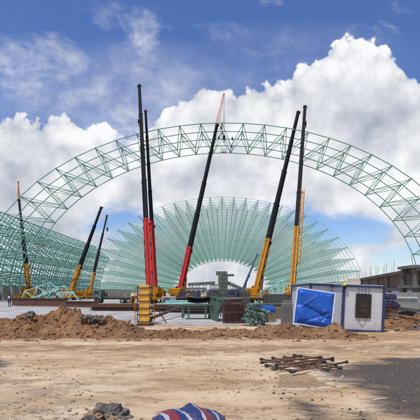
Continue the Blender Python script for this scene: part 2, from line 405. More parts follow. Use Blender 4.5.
    # grey dust near the camera on the left
    gl = t.m('MULTIPLY', t.m('SUBTRACT', 1.0, t.sm(t.m('ADD', s_.outputs[0], t.m('MULTIPLY', nA, 3.0)), -1.5, 1.2)), t.m('SUBTRACT', 1.0, t.sm(s_.outputs[1], 8.0, 12.5)))
    col = t.mix(t.m('MULTIPLY', gl, t.m('MULTIPLY', t.sm(nB, 0.40, 0.62), 0.6)), col, (0.37, 0.31, 0.25, 1))
    col = t.mix(t.m('MULTIPLY', t.sm(nC, 0.56, 0.70), 0.45), col, (0.20, 0.125, 0.07, 1))
    col = t.mix(t.m('MULTIPLY', t.sm(nC, 0.42, 0.30), 0.35), col, (0.80, 0.65, 0.44, 1))
    at = t.new('ShaderNodeAttribute', attribute_name='pit')
    pm = t.sm(t.m('ADD', at.outputs['Fac'], t.m('MULTIPLY', t.m('SUBTRACT', nB, 0.5), 0.25)), -0.02, 0.06)
    col = t.mix(t.m('MULTIPLY', pm, 0.75), col, t.mix(nC, (0.22, 0.13, 0.07, 1), (0.40, 0.27, 0.16, 1)))
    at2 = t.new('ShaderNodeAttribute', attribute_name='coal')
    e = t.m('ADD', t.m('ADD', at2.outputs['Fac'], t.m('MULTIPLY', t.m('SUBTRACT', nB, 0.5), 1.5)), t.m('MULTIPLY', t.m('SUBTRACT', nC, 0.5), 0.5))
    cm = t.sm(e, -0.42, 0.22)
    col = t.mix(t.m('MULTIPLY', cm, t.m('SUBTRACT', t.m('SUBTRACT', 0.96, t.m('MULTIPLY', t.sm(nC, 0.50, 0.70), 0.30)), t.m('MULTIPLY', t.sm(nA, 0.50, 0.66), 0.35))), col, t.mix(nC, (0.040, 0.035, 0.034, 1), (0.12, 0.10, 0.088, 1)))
    nE = t.noise(t.vm('ADD', t.vm('MULTIPLY', pos, (0.75, 1.0, 1.0)), (13.0, 5.0, 0)), 1.1, 4, 0.55, 0.5)
    nF = t.noise(pos, 7.5, 9, 0.78, 0.2)
    crumb = t.m('MULTIPLY', t.sm(nE, 0.50, 0.62), t.sm(nF, 0.50, 0.58))
    col = t.mix(t.m('MULTIPLY', crumb, t.m('MULTIPLY', t.m('SUBTRACT', 1.0, cm), 0.75)), col, (0.21, 0.125, 0.068, 1))
    fine = t.m('ADD', t.m('ADD', 0.62, t.m('MULTIPLY', nD, 0.48)), t.m('MULTIPLY', nC, 0.28))
    col = t.mix(1.0, col, col)
    mul = t.new('ShaderNodeMix', data_type='RGBA', blend_type='MULTIPLY'); mul.inputs[0].default_value = 1.0
    t.l.new(col, mul.inputs[6]); t.l.new(t.xyz(fine, fine, fine), mul.inputs[7])
    t.l.new(mul.outputs[2], b.inputs['Base Color']); b.inputs['Roughness'].default_value = 0.95
    b.inputs['Specular IOR Level'].default_value = 0.2
    bp = t.new('ShaderNodeBump'); bp.inputs['Strength'].default_value = 0.9; bp.inputs['Distance'].default_value = 0.04
    t.l.new(t.m('ADD', t.m('ADD', t.m('ADD', nB, t.m('MULTIPLY', nC, 0.7)), t.m('MULTIPLY', nD, 0.3)), t.m('MULTIPLY', tread, 0.22)), bp.inputs['Height']); t.l.new(bp.outputs[0], b.inputs['Normal'])
    me.materials.append(m)
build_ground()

def build_floor():
    m = MB(); m.box((-34, 128, 0.03), (81.5, 202, 0.06))
    fm = mat('pale concrete floor', (0.43, 0.41, 0.38), 0.9, 0, 0.2, 0.4, (0.24, 0.18, 0.12), 0.85, 0.1, 3)
    tag(m.build('concrete_floor', fm), kind='structure')
build_floor()
def build_hills():
    m = MB(); n = 60; vs = []; fs = []
    for i in range(n + 1):
        x = -2600 + 5200 * i / n
        h_ = 26 + 16 * noise.noise((x * .0016, 1.2, 0)) + 7 * noise.noise((x * .006, 4, 0))
        vs += [(x, 3000, -1), (x, 3200, h_ * .7), (x, 3400, h_), (x, 4200, -1)]
    for i in range(n):
        for k in range(3):
            a = i * 4 + k; fs.append((a, a + 4, a + 5, a + 1))
    m.add(vs, fs); tag(m.build('hills', M_HILL, smooth=True), kind='structure')
build_hills()

# ------------------------------------------------------------------ the vault (double layer space frame)
K = 110 / F                       # metres per photo pixel at the front arch
AXR = math.atan2(12, F)           # the vault's axis points a little to the right of straight ahead
UA, UB = 250 * K, 170 * K         # outer half ellipse, measured from eye height
LA, LB = 211 * K, 151 * K         # inner half ellipse
NB = 12; BAY = 5.75
def arc_params(n_side):
    """parameter angles (0 = crown) of the outer joints, spacing growing slowly towards the feet"""
    tab = [(0.0, 0.0)]; N = 3000
    for i in range(1, N + 1):
        t0 = (i - .5) / N * math.pi / 2
        tab.append((i / N * math.pi / 2, tab[-1][1] + math.hypot(UA * math.cos(t0), UB * math.sin(t0)) * math.pi / 2 / N))
    out = []; step = 21.3 * K; s_ = 0.0; j = 0
    for i in range(n_side + 1):
        while j < N and tab[j][1] < s_: j += 1
        out.append(tab[j][0]); s_ += step * (1 + 0.0095 * i)
        if s_ > tab[-1][1]: break
    return out
half = [t for t in arc_params(30) if UB * math.cos(t) + CAMH > 6.0] + [math.acos((4.5 - CAMH) / UB)]
TP = [-t for t in half[:0:-1]] + half           # outer joints left foot .. crown .. right foot
TQ = [(a + b) / 2 for a, b in zip(TP[:-1], TP[1:])]
ca, sa = math.cos(AXR), math.sin(AXR)
def VX(uu, s_, z): return Vector((uu * ca + s_ * sa, s_ * ca - uu * sa, z))
def UP(t, s_): return VX(UA * math.sin(t), s_, CAMH + UB * math.cos(t))
def LP(t, s_):
    t2 = t * 1.02
    return VX(LA * math.sin(t2), s_, max(3.9, CAMH + LB * math.cos(t2)))
def lattice(name, s0, nrings, tsel, label, cat, r_ch, r_web, sides, mats, base, balls=True, r_rib=None, low_first=False, ragged=None):
    root = thing(name, base, label, cat)
    fine = name == 'vault_side'
    outer, inner, web, bl, pu, pv, rib = MB(), MB(), MB(), MB(), MB(), MB(), MB()
    ro = rib if r_rib else outer; ri = rib if r_rib else inner; rr_ = r_rib or r_ch
    iu = [i for i, t in enumerate(TP) if tsel(t)]
    iq = [i for i, t in enumerate(TQ) if tsel(TP[i]) and tsel(TP[i + 1])]
    def ok(i, k): return ragged is None or ragged(i, k)
    for k in range(nrings + 1):
        s_ = s0 + k * BAY
        for i in iu:
            if not ok(i, k): continue
            p = UP(TP[i], s_)
            if i + 1 in iu and ok(i + 1, k): outer.tube(p, UP(TP[i + 1], s_), r_ch, r_ch, sides, False)
            if k < nrings and ok(i, k + 1): ro.tube(p, UP(TP[i], s_ + BAY), rr_, rr_, sides, False)
            if balls: bl.ball(p, r_ch * 2.0, 1)
            if fine and i + 1 in iu and k < nrings and ok(i + 1, k) and ok(i, k + 1) and ok(i + 1, k + 1):      # purlins over the outer layer
                for f_ in (.33, .67): pu.tube(UP(TP[i], s_).lerp(UP(TP[i + 1], s_), f_), UP(TP[i], s_ + BAY).lerp(UP(TP[i + 1], s_ + BAY), f_), .11, .11, 4, False)
                for f_ in (.33, .67): pu.tube(UP(TP[i], s_ + BAY * f_), UP(TP[i + 1], s_ + BAY * f_), .095, .095, 4, False)
        if k < nrings:
            for i in iq:
                if not (ok(i, k) and ok(i + 1, k) and ok(i, k + 1) and ok(i + 1, k + 1)): continue
                q = LP(TQ[i], s_ + BAY / 2)
                if i + 1 in iq and ok(i + 2, k) and ok(i + 2, k + 1): inner.tube(q, LP(TQ[i + 1], s_ + BAY / 2), r_ch, r_ch, sides, False)
                if k + 1 < nrings and ok(i, k + 2) and ok(i + 1, k + 2): ri.tube(q, LP(TQ[i], s_ + 1.5 * BAY), rr_, rr_, sides, False)
                for ii in (i, i + 1):
                    for ss in (s_, s_ + BAY): web.tube(q, UP(TP[ii], ss), r_web, r_web, sides, False)
                if fine and i + 1 in iq and k + 1 < nrings and ok(i + 2, k) and ok(i + 2, k + 1) and ok(i + 2, k + 2):   # purlins over the inner layer
                    for f_ in (.33, .67):
                        pv.tube(q.lerp(LP(TQ[i + 1], s_ + BAY / 2), f_), LP(TQ[i], s_ + 1.5 * BAY).lerp(LP(TQ[i + 1], s_ + 1.5 * BAY), f_), .095, .095, 4, False)
                        pv.tube(q.lerp(LP(TQ[i], s_ + 1.5 * BAY), f_), LP(TQ[i + 1], s_ + BAY / 2).lerp(LP(TQ[i + 1], s_ + 1.5 * BAY), f_), .085, .085, 4, False)
                if balls: bl.ball(q, r_ch * 2.0, 1)
    outer.build('outer_chord_grid', mats[0], root, True); inner.build('inner_chord_grid', mats[1], root, True)
    if r_rib: rib.build('longitudinal_rib_grid', M_TRUSS, root, True)
    if fine: pu.build('outer_purlin_grid', mats[0], root, True); pv.build('inner_purlin_grid', mats[1], root, True)
    web.build('diagonal_web_grid', mats[2], root, True)
    if balls: tag(bl.build('ball_joints', mats[0], root, True), kind='stuff')
    return root
S0 = 110.0
lattice('arch_truss', S0, 2, lambda t: True, 'thin green space frame arch spanning the whole site in front of the cranes', 'arch truss',
        0.115, 0.085, 6, (M_TRUSSD, M_TRUSSD, M_TRUSSD), VX(0, S0, 0))
HT = -math.acos((293 - 210.4) / 170.0)
S1 = 195.0
nh = int((S1 - S0) / BAY)
lattice('vault_side', S0 - 4 * BAY, nh + 4, lambda t: t <= HT + 0.03, 'low green space frame side of the vault, unfinished along its top, at the left', 'space frame',
        0.155, 0.12, 5, (M_TRUSS, M_TRUSS, M_TRUSS), VX(-UA, S0 + 40, 0), balls=True)
lattice('barrel_vault', S1, 58, lambda t: True, 'finished pale green barrel vault of space frame, seen from inside to its far end', 'vault',
        0.085, 0.075, 4, (M_TRUSSP, M_TRUSSP, M_TRUSSP), VX(0, S1, 0), balls=False, r_rib=0.155)

# piers that carry the vault
def pier(p, label, group, wdt=2.0, hgt=4.1):
    m = MB(); m.box((p.x, p.y, hgt / 2), (wdt, 3.3, hgt), bev=.05); m.box((p.x, p.y, hgt + .15), (wdt * .7, wdt * .7, .3))
    o = m.build('concrete_pier', M_CONC, loc=(p.x, p.y, 0)); tag(o, label, 'pier', group); return o
for k in range(0, 32):
    s_ = S0 + k * BAY
    p = VX(-UA + 1.2, s_, 0)
    pier(p, 'grey concrete pier in the row carrying the left foot of the vault', 'piers under the left foot of the vault')
for k in range(0, 24):
    p = VX(UA - 1.2, S1 + k * BAY, 0)
    pier(p, 'grey concrete pier in the row carrying the right foot of the finished vault', 'piers under the right foot of the vault')
m = MB(); a, b_ = VX(-UA - 1.5, S0 - 2, 0), VX(-UA - 1.5, S0 + 31 * BAY, 0)
m.bar(a + Vector((0, 0, 1.3)), b_ + Vector((0, 0, 1.3)), .4, 2.6)
tag(m.build('retaining_wall', M_CONCD), 'long low dark concrete wall behind the row of grey piers', 'wall')

# ------------------------------------------------------------------ cranes
def rotz(a): return Matrix.Rotation(a, 4, 'Z')
def wheel(c, parent, ax, r=.68, wd=.42):
    t = MB(); ax = Vector(ax).normalized(); c = Vector(c)
    t.tube(c - ax * wd / 2, c + ax * wd / 2, r, r, 18)
    o = t.build('wheel', M_TYRE, parent)
    rm = MB(); rm.tube(c - ax * (wd / 2 + .015), c + ax * (wd / 2 + .015), r * .55, r * .55, 14); rm.build('rim', M_RIM, o)
def proj_y(p): return HZ - (p.z - CAMH) * F / p.y
def crane(tip, base_px, d_base, paint, y_split, label, w0=1.1, w1=.6, heading=0.0, nsec=4, pivz=3.2, hook=None, head=None,
          dark=M_BLK, stow=None, jscale=1.0, lattice_jib=None, hdrop=6.0, group='mobile cranes lifting the vault', body=None):
    body = body or paint
    piv = P(base_px, HZ, d_base); piv.z = pivz
    az = math.atan2(tip.y - piv.y, tip.x - piv.x)
    ctr = piv + Vector((math.cos(az), math.sin(az), 0)) * 1.6; ctr.z = 0
    root = thing('truck_crane', ctr, label, 'crane', group)
    # carrier, local x forward
    Mc = Matrix.Translation(ctr) @ rotz(heading)
    def mk(): q = MB(); q.M = Mc; return q
    ch = mk(); ch.box((0, 0, 1.15), (12.4, 2.5, .55), bev=.06); ch.box((0.2, 0, 1.5), (11.6, 2.8, .16)); ch.box((-4.6, 0, 1.75), (2.6, 2.4, .35), bev=.05)
    ch.box((3.1, 0, 1.8), (1.8, 2.3, .5), bev=.05)
    for x in (-5.6, 5.2):
        ch.box((x, 0, .95), (.5, 2.7, .4))
    ch.build('carrier', body, root)
    cb = mk(); cb.box((5.6, 0, 2.0), (2.3, 2.7, 1.5), taper=.92, bev=.08); cab = cb.build('driver_cab', body, root)
    ws = mk(); ws.box((6.73, 0, 2.25), (.06, 2.1, .75)); ws.box((5.75, 1.31, 2.25), (1.2, .06, .6)); ws.box((5.75, -1.31, 2.25), (1.2, .06, .6)); ws.build('window', M_GLASS, cab)
    for x in (-4.6, -3.1, 2.2, 4.0):
        for sd in (-1, 1):
            c = Mc @ Vector((x, sd * 1.12, .68)); wheel(c, root, Mc.to_3x3() @ Vector((0, 1, 0)))
    for x in (-5.9, 1.1):
        for sd in (-1, 1):
            og = mk(); og.bar((x, sd * 1.2, 1.0), (x, sd * 3.5, 1.0), .36, .36); og.tube((x, sd * 3.45, 1.1), (x, sd * 3.45, .18), .11, .11, 8); og.tube((x, sd * 3.45, .18), (x, sd * 3.45, .06), .38, .42, 10)
            og.build('outrigger', body, root)
    # superstructure faces the boom
    Ms = Matrix.Translation(ctr) @ rotz(az)
    def mk2(): q = MB(); q.M = Ms; return q
    ss = mk2(); ss.tube((0, 0, 1.5), (0, 0, 1.85), 1.15, 1.15, 20); ss.box((-1.1, 0, 2.1), (4.8, 2.5, .5), bev=.05)
    for sd in (-1, 1): ss.box((-1.7, sd * .85, 2.9), (1.9, .16, 1.5), taper=.7)
    ss.box((-2.9, 0, 2.75), (1.1, 2.3, .9), bev=.06)
    for sd in (-1, 1):
        for xx in (-3.3, -1.3, .7): ss.tube((xx, sd * 1.22, 2.3), (xx, sd * 1.22, 3.3), .03, .03, 5)
        ss.tube((-3.3, sd * 1.22, 3.3), (.7, sd * 1.22, 3.3), .03, .03, 5)
    ss.build('turntable_deck', body, root)
    cw = mk2(); cw.box((-4.0, 0, 2.5), (1.1, 2.9, 1.3), bev=.1); cw.build('counterweight', body, root)
    oc = mk2(); oc.box((.2, 1.05, 2.95), (1.7, .95, 1.5), taper=.9, bev=.08); oo = oc.build('operator_cab', body, root)
    og = mk2(); og.box((1.06, 1.05, 3.05), (.05, .75, .95)); og.box((.2, 1.53, 3.1), (1.2, .05, .8)); og.build('window', M_GLASS, oo)
    # boom
    bd = (tip - piv); L = bd.length; bd.normalize()
    lo, hi = 0.0, 1.0
    for _ in range(40):
        md = (lo + hi) / 2
        if proj_y(piv + bd * L * md) > y_split: lo = md
        else: hi = md
    f0 = lo
    side = bd.cross(Vector((0, 0, 1))).normalized(); upv = side.cross(bd).normalized()
    bb = MB(); bb.bar(piv - bd * .8, piv + bd * L * f0, w0, w0 * 1.15, upv); 
    bb.bar(piv + bd * (L * f0 - .5), piv + bd * (L * f0 + .05), w0 * 1.1, w0 * 1.28, upv)
    for q in (.25, .5, .75): bb.bar(piv + bd * (L * f0 * q), piv + bd * (L * f0 * q + .25), w0 * 1.06, w0 * 1.21, upv)
    bb.build('base_boom', paint, root)
    bf = MB(); Lb = L * f0
    for q in (.12, .33, .55, .8): bf.box(piv + bd * Lb * q - upv * w0 * .62, (w0 * .5, w0 * .5, w0 * .5))
    for sd in (-1, 1):
        bf.bar(piv + side * sd * w0 * .53 + upv * w0 * .2, piv + side * sd * w0 * .53 + upv * w0 * .2 + bd * Lb * .9, .07, .09, upv)
        for q in (.2, .42, .63, .86): bf.bar(piv + side * sd * w0 * .55 + bd * Lb * q - upv * w0 * .3, piv + side * sd * w0 * .55 + bd * Lb * (q + .05) - upv * w0 * .1, .09, .22, upv)
    bf.tube(piv + bd * Lb * .93 + side * w0 * .56, piv + bd * Lb * .93 + side * w0 * .8, .35, .35, 12)
    bf.build('boom_fittings', M_BLK, root)
    for i in range(nsec):
        a = L * (f0 + (1 - f0) * i / nsec); e = L * (f0 + (1 - f0) * (i + 1) / nsec)
        wi = w0 * .9 + (w1 - w0 * .9) * (i / max(1, nsec - 1))
        sb = MB(); sb.bar(piv + bd * (a - .3), piv + bd * e, wi, wi * 1.12, upv); sb.bar(piv + bd * (e - .35), piv + bd * (e + .02), wi * 1.12, wi * 1.25, upv)
        sb.build('telescopic_boom', dark, root)
    hb = MB(); hs = w1
    for sd in (-1, 1): hb.bar(tip + side * sd * hs * .45 - bd * .2 + upv * .1, tip + side * sd * hs * .45 + bd * hs * .9 - upv * hs * .9, .08, hs * 1.1, side)
    hb.tube(tip + bd * hs * .5 - upv * hs * .8 - side * hs * .5, tip + bd * hs * .5 - upv * hs * .8 + side * hs * .5, hs * .45, hs * .45, 12)
    hb.tube(tip - side * hs * .5 + upv * hs * .4, tip + side * hs * .5 + upv * hs * .4, hs * .35, hs * .35, 12)
    hb.build('boom_head', head or dark, root)
    rp = MB()
    for sx in (-.1, .1): rp.tube(piv + upv * w0 * .8 - bd * .6 + side * sx, tip + upv * w1 * .75 + side * sx, .03, .03, 4)
    rp.tube(piv + upv * w0 * .75 - bd * .8 - side * w0 * .4, piv + upv * w0 * .75 - bd * .8 + side * w0 * .4, .34, .34, 14)
    rp.build('boom_rope_and_winch', M_CABLE, root)
    cy = MB(); cyb = ctr + Vector((math.cos(az), math.sin(az), 0)) * .5 + Vector((0, 0, 2.3)); cye = piv + bd * L * f0 * .55 - upv * w0 * .6
    md = cyb.lerp(cye, .55); cy.tube(cyb, md, .26, .26, 12); cy.tube(md, cye, .17, .17, 10); cy.build('luffing_cylinder', M_GRYS, root)
    if stow:
        off = side * stow[0]; a, e = stow[1], stow[2]
        sj = MB(); q = .32
        cs = [off + side * x + upv * y for x, y in ((-q, -q), (q, -q), (q, q), (-q, q))]
        for c in cs: sj.bar(piv + c + bd * L * a, piv + c + bd * L * e, .13, .13, upv)
        nz = 14
        for k in range(nz):
            t0, t1 = a + (e - a) * k / nz, a + (e - a) * (k + 1) / nz
            for c0, c1 in ((0, 1), (1, 2), (2, 3), (3, 0)): sj.bar(piv + cs[c0] + bd * L * t0, piv + cs[c1] + bd * L * t1, .09, .09, upv)
        for t0 in (a + .01, e - .01): sj.bar(piv + bd * L * t0, piv + off + bd * L * t0, .2, .2, upv)
        sj.build('stowed_jib', paint, root)
    if lattice_jib is not None:
        jt, jm = lattice_jib; lj = MB(); d2 = (jt - tip); LL = d2.length; d2.normalize(); s2 = d2.cross(Vector((0, 1, 0))).normalized(); u2 = s2.cross(d2)
        def cr(t, k): 
            q = (.42 * (1 - t) + .14 * t) * jscale; x, y = ((-q, -q), (q, -q), (q, q), (-q, q))[k]
            return tip + d2 * LL * t + s2 * x + u2 * y
        for k in range(4): lj.bar(cr(0, k), cr(1, k), .12, .12)
        for i in range(12):
            for k in range(4): lj.bar(cr(i / 12, k), cr((i + 1) / 12, (k + 1) % 4), .07, .07)
        lj.tube(jt - s2 * .2, jt + s2 * .2, .3, .3, 10)
        lj.build('lattice_jib', jm, root)
        hp = jt
    else: hp = tip + bd * w1 * .5 - upv * w1 * .9
    if hook:
        hk = MB(); hz_ = P(0, hook, hp.y).z; c = Vector((hp.x, hp.y, hz_))
        cbm = MB()
        for sx in (-.12, .12): cbm.tube((hp.x + sx, hp.y, hp.z), (c.x + sx, c.y, c.z), .035, .035, 5)
        cbm.build('hoist_rope', M_CABLE, root)
        hk.box(c + Vector((0, 0, -.45)), (.55, .75, 1.1), bev=.1)
        for i in range(8):
            t0, t1 = math.pi * 1.4 * i / 8, math.pi * 1.4 * (i + 1) / 8
            hk.tube(c + Vector((.28 * math.sin(t0), 0, -1.3 + .28 * math.cos(t0))), c + Vector((.28 * math.sin(t1), 0, -1.3 + .28 * math.cos(t1))), .09, .09, 6)
        hk.build('hook_block', M_BLK, root)
    return root
TD = 113.0
crane(P(139.3, 86, TD), 149.3, 84, M_RED, 220, 'tallest crane, red lower boom, behind the yellow formwork column', 1.12, .72, R(100), hook=120, pivz=3.4, body=M_YEL)
crane(P(145.6, 111, TD), 155.2, 93, M_RED, 222, 'red crane with a shorter boom close behind the tallest red crane', 0.92, .55, R(85), head=M_ORA, pivz=3.2, body=M_YEL)
crane(P(217, 125, TD), 180.5, 95, M_RED, 248, 'red crane leaning to the right, with a thin red lattice jib at its tip', 0.98, .58, R(110), pivz=3.0, body=M_YEL,
      lattice_jib=(P(224, 94, TD + 1), mat('pink jib paint', (0.62, 0.22, 0.20), .5)), hook=136)
crane(P(298.3, 112, TD), 257, 92, M_YEL, 240, 'yellow crane leaning to the right beside the conveyor tower', 1.08, .64, R(75), head=M_ORA, pivz=3.2)
crane(P(305, 107, TD), 292.5, 86, M_YEL, 228, 'nearly upright yellow crane behind the blue board', 1.02, .72, R(80), hook=122, pivz=3.2, stow=(.85, .1, .47),
      dark=mat('dark grey boom paint', (0.020, 0.018, 0.020), .75, 0, .15, 1.0, spec=0.08))
crane(P(101.3, 207.5, 142), 71.5, 125, M_YEL, 266, 'yellow crane with a dark boom leaning right, in front of the vault side', 1.0, .56, R(95), nsec=3, pivz=3.2)
crane(P(107, 215.5, 172), 90, 150, M_YEL, 273, 'smaller distant yellow crane beside the leaning one, its hook hanging', 0.9, .45, R(80), nsec=3, pivz=3.2, hook=228)
crane(P(19, 200, 124), 28.5, 112, M_YEL, 265, 'yellow crane half hidden behind the lattice at the far left, thin rod at its tip', 1.0, .55, R(100), nsec=3, pivz=4.0,
      lattice_jib=(P(18.2, 182, 124), M_ORA), jscale=.4)
crane(P(257.5, 254, 160), 242.5, 150, M_BLUEB, 275, 'small crane with a thin blue boom in front of the conveyor tower', .55, .36, R(70), nsec=2, pivz=3.0, dark=M_BLUEB)

# ------------------------------------------------------------------ far works seen through the vault
def far_works():
    d = 575
    c = P(223, 293, d); t = thing('conveyor_tower', (c.x, c.y, 0), 'grey green transfer tower with a boxy head above the far opening of the vault', 'tower')
    g = mat('tower sheet', (0.11, 0.14, 0.13), .7, 0, .15, .1); gd = mat('tower dark', (0.07, 0.085, 0.08), .7)
    hgt = P(0, 271, d).z
    m = MB(); m.box((c.x, c.y, hgt * .40), (13, 12, hgt * .80), bev=.2); m.build('shaft', g, t)
    m = MB(); m.box((c.x - 2, c.y, hgt * .90), (15, 12, hgt * .16), bev=.2); m.box((c.x + 7, c.y, hgt * .82), (16, 8, 3)); m.build('head', g, t)
    for k in range(4):
        m = MB(); m.box((c.x + 1, c.y - 6.1, hgt * (.18 + .16 * k)), (7, .3, hgt * .07)); m.build('window', gd, t)
    def gallery(p, q, label, n):
        tt = thing('conveyor_gallery', ((p.x + q.x) / 2, p.y, 0), label, 'conveyor')
        m = MB(); m.bar(p, q, 5, 4.2); m.build('deck', g, tt)
        for i in range(n):
            w_ = p.lerp(q, (i + .5) / n); m = MB(); m.bar((w_.x - 1.5, w_.y, w_.z - 2), (w_.x - 3, w_.y, 0), .7, .7); m.bar((w_.x + 1.5, w_.y, w_.z - 2), (w_.x + 3, w_.y, 0), .7, .7); m.build('trestle_leg', gd, tt)
    gallery(P(188, 284.5, d), P(215, 283, d), 'level grey conveyor gallery running left from the tower', 4)
    gallery(P(228, 283, d), P(258, 296, d - 20), 'sloping grey conveyor gallery running down right from the tower', 4)
    def shed(px0, px1, py, dd, col, label, nm):
        a, b = P(px0, py, dd), P(px1, py, dd); tt = thing(nm, ((a.x + b.x) / 2, dd, 0), label, 'building')
        m = MB(); m.box(((a.x + b.x) / 2, dd + 8, a.z / 2), (b.x - a.x, 16, a.z)); m.build('wall', mat(nm + ' wall', col, .8, 0, .1, .2), tt)
        m = MB(); m.box(((a.x + b.x) / 2, dd + 8, a.z + .25), (b.x - a.x + 1, 17, .5)); m.build('roof', M_CONCD, tt)
        for k in range(4):
            x = a.x + (b.x - a.x) * (k + .5) / 4; m = MB(); m.box((x, dd - .1, a.z * .55), ((b.x - a.x) / 9, .3, a.z * .3)); m.build('window', gd, tt)
    shed(211, 219, 285, 540, (0.6, 0.6, 0.58), 'small white building left of the conveyor tower', 'pale_building')
    shed(186, 206, 288, 520, (0.32, 0.33, 0.34), 'low grey shed under the level conveyor gallery', 'grey_shed')
    shed(232, 250, 289, 510, (0.16, 0.17, 0.18), 'low dark shed right of the conveyor tower', 'dark_shed')
far_works()

# ------------------------------------------------------------------ unfinished building on the right
def right_building():
    a, b = P(361, 280, 70), P(416, 271, 41.4)
    a.z = b.z = 4.3
    t = thing('unfinished_building', (b.x + 3, 52, 0), 'unfinished concrete building with brick infill and bare rebar, right of the white cabin', 'building')
    dv = (b - a); dv.z = 0; L = dv.length; dv.normalize(); nv = Vector((-dv.y, dv.x, 0)); nv = nv if nv.x > 0 else -nv
    def pt(s_, o, z): return Vector((a.x, a.y, 0)) + dv * s_ + nv * o + Vector((0, 0, z))
    m = MB(); m.bar(pt(-1, 5.5, 4.3), pt(L + 4, 5.5, 4.3), 12.2, .34); m.build('roof_slab', mat('darkest concrete', (0.085, 0.085, 0.087), .92, 0, .2, 1.0), t)  # slab tone darker than the rest of the concrete
    m = MB(); m.bar(pt(-1, .25, 2.55), pt(L + 4, .25, 2.55), .45, .4); m.build('floor_beam', M_CONCD, t)
    for k in range(6):
        s_ = L * k / 5; m = MB(); p = pt(s_, .25, 0); m.box((p.x, p.y, 2.06), (.5, .5, 4.12)); m.build('column', M_CONCD, t)
    br = bpy.data.materials.new('red brick'); br.use_nodes = True; tt = NT(br.node_tree)
    bt = tt.new('ShaderNodeTexBrick'); bt.inputs['Scale'].default_value = 1.0; bt.inputs['Brick Width'].default_value = .25; bt.inputs['Row Height'].default_value = .075
    bt.inputs['Mortar Size'].default_value = .008
    bt.inputs['Color1'].default_value = (0.17, 0.075, 0.055, 1); bt.inputs['Color2'].default_value = (0.13, 0.065, 0.05, 1); bt.inputs['Mortar'].default_value = (0.3, 0.27, 0.25, 1)
    o_ = tt.new('ShaderNodeTexCoord').outputs['Object']; s3 = tt.new('ShaderNodeSeparateXYZ'); tt.l.new(o_, s3.inputs[0])
    tt.l.new(tt.xyz(tt.m('ADD', s3.outputs[0], s3.outputs[1]), s3.outputs[2]), bt.inputs['Vector'])
    tt.l.new(tt.mix(tt.m('MULTIPLY', tt.sm(tt.noise(o_, 1.1, 7, .65), .38, .62), .8), bt.outputs['Color'], (0.11, 0.095, 0.085, 1)), br.node_tree.nodes['Principled BSDF'].inputs['Base Color'])
    br.node_tree.nodes['Principled BSDF'].inputs['Roughness'].default_value = .9
    for k in range(5):
        s0_, s1_ = L * k / 5 + .26, L * (k + 1) / 5 - .26
        m = MB(); m.bar(pt(s0_, .3, 3.44), pt(s1_, .3, 3.44), .2, 1.36); o = m.build('infill_panel', M_CONCD if k < 2 else br, t)
    m = MB(); m.bar(pt(-1, 11, 2.1), pt(L + 4, 11, 2.1), .3, 4.0); m.build('rear_wall', M_CONCD, t)
    for k in range(11):
        p = pt(.4 + k * 1.6, .6 + (k % 3) * .5, 4.4); m = MB(); hh = 1.2 + .9 * random.random()
        m.tube(p, p + Vector((random.uniform(-.08, .08), 0, hh)), .022, .02, 5); m.build('rebar', M_DRK, t)
    # tall frame at the near corner
    p = P(415.5, 264, 40); t2 = thing('concrete_shell', (p.x, p.y, 0), 'tall grey concrete frame with a red patch at the right edge', 'concrete frame')
    for i, (ox, oy) in enumerate(((0, 0), (1.7, 0), (0, 2.4), (1.7, 2.4))):
        m = MB(); m.box((p.x + ox, p.y + oy, p.z / 2 - .1), (.42, .42, p.z - .2)); m.build('column', M_CONCD, t2)
    for z in (p.z * .56, p.z * .95):
        m = MB(); m.box((p.x + .85, p.y + 1.2, z), (2.6, 3.3, .28)); m.build('slab', M_CONCD, t2)
    m = MB(); m.box((p.x + .1, p.y - .25, 1.25), (.38, .06, 1.0)); m.build('formwork_panel', M_RUSTR, t2)
    m = MB(); m.tube((p.x - .1, p.y + .4, p.z), (p.x - .25, p.y + .3, p.z + 1.0), .025, .02, 6); m.build('rebar', M_RUST, t2)
right_building()

def sheet_fence():
    a, b = P(382, 293, 42), P(418, 293, 36)
    t = thing('sheet_fence', ((a.x + b.x) / 2, 39, 0), 'grey green corrugated sheet fence below the brick wall', 'fence')
    m = MB(); n = 90; vs = []; fs = []
    dv = Vector((b.x - a.x, b.y - a.y, 0)); nv = Vector((-dv.y, dv.x, 0)).normalized()
    for i in range(n + 1):
        w_ = Vector((a.x, a.y, 0)) + dv * (i / n) + nv * (.035 if (i // 2) % 2 else -.035)
        vs += [w_ + Vector((0, 0, .05)), w_ + Vector((0, 0, 2.15)), w_ + nv * .02 + Vector((0, 0, 2.15)), w_ + nv * .02 + Vector((0, 0, .05))]
    for i in range(n):
        for k in range(4): fs.append((i * 4 + k, i * 4 + (k + 1) % 4, i * 4 + 4 + (k + 1) % 4, i * 4 + 4 + k))
    m.add(vs, fs); m.build('sheet_panel', M_FENCE, t)
    for k in range(5):
        w_ = Vector((a.x, a.y, 0)) + dv * (k / 4) + nv * .12; m = MB(); m.box((w_.x, w_.y, 1.1), (.08, .08, 2.2)); m.build('post', M_GRYS, t)
    m = MB(); m.bar(Vector((a.x, a.y, 1.7)) - nv * .08, Vector((b.x, b.y, 1.7)) - nv * .08, .05, .12); m.build('rail', M_OFFW, t)
sheet_fence()

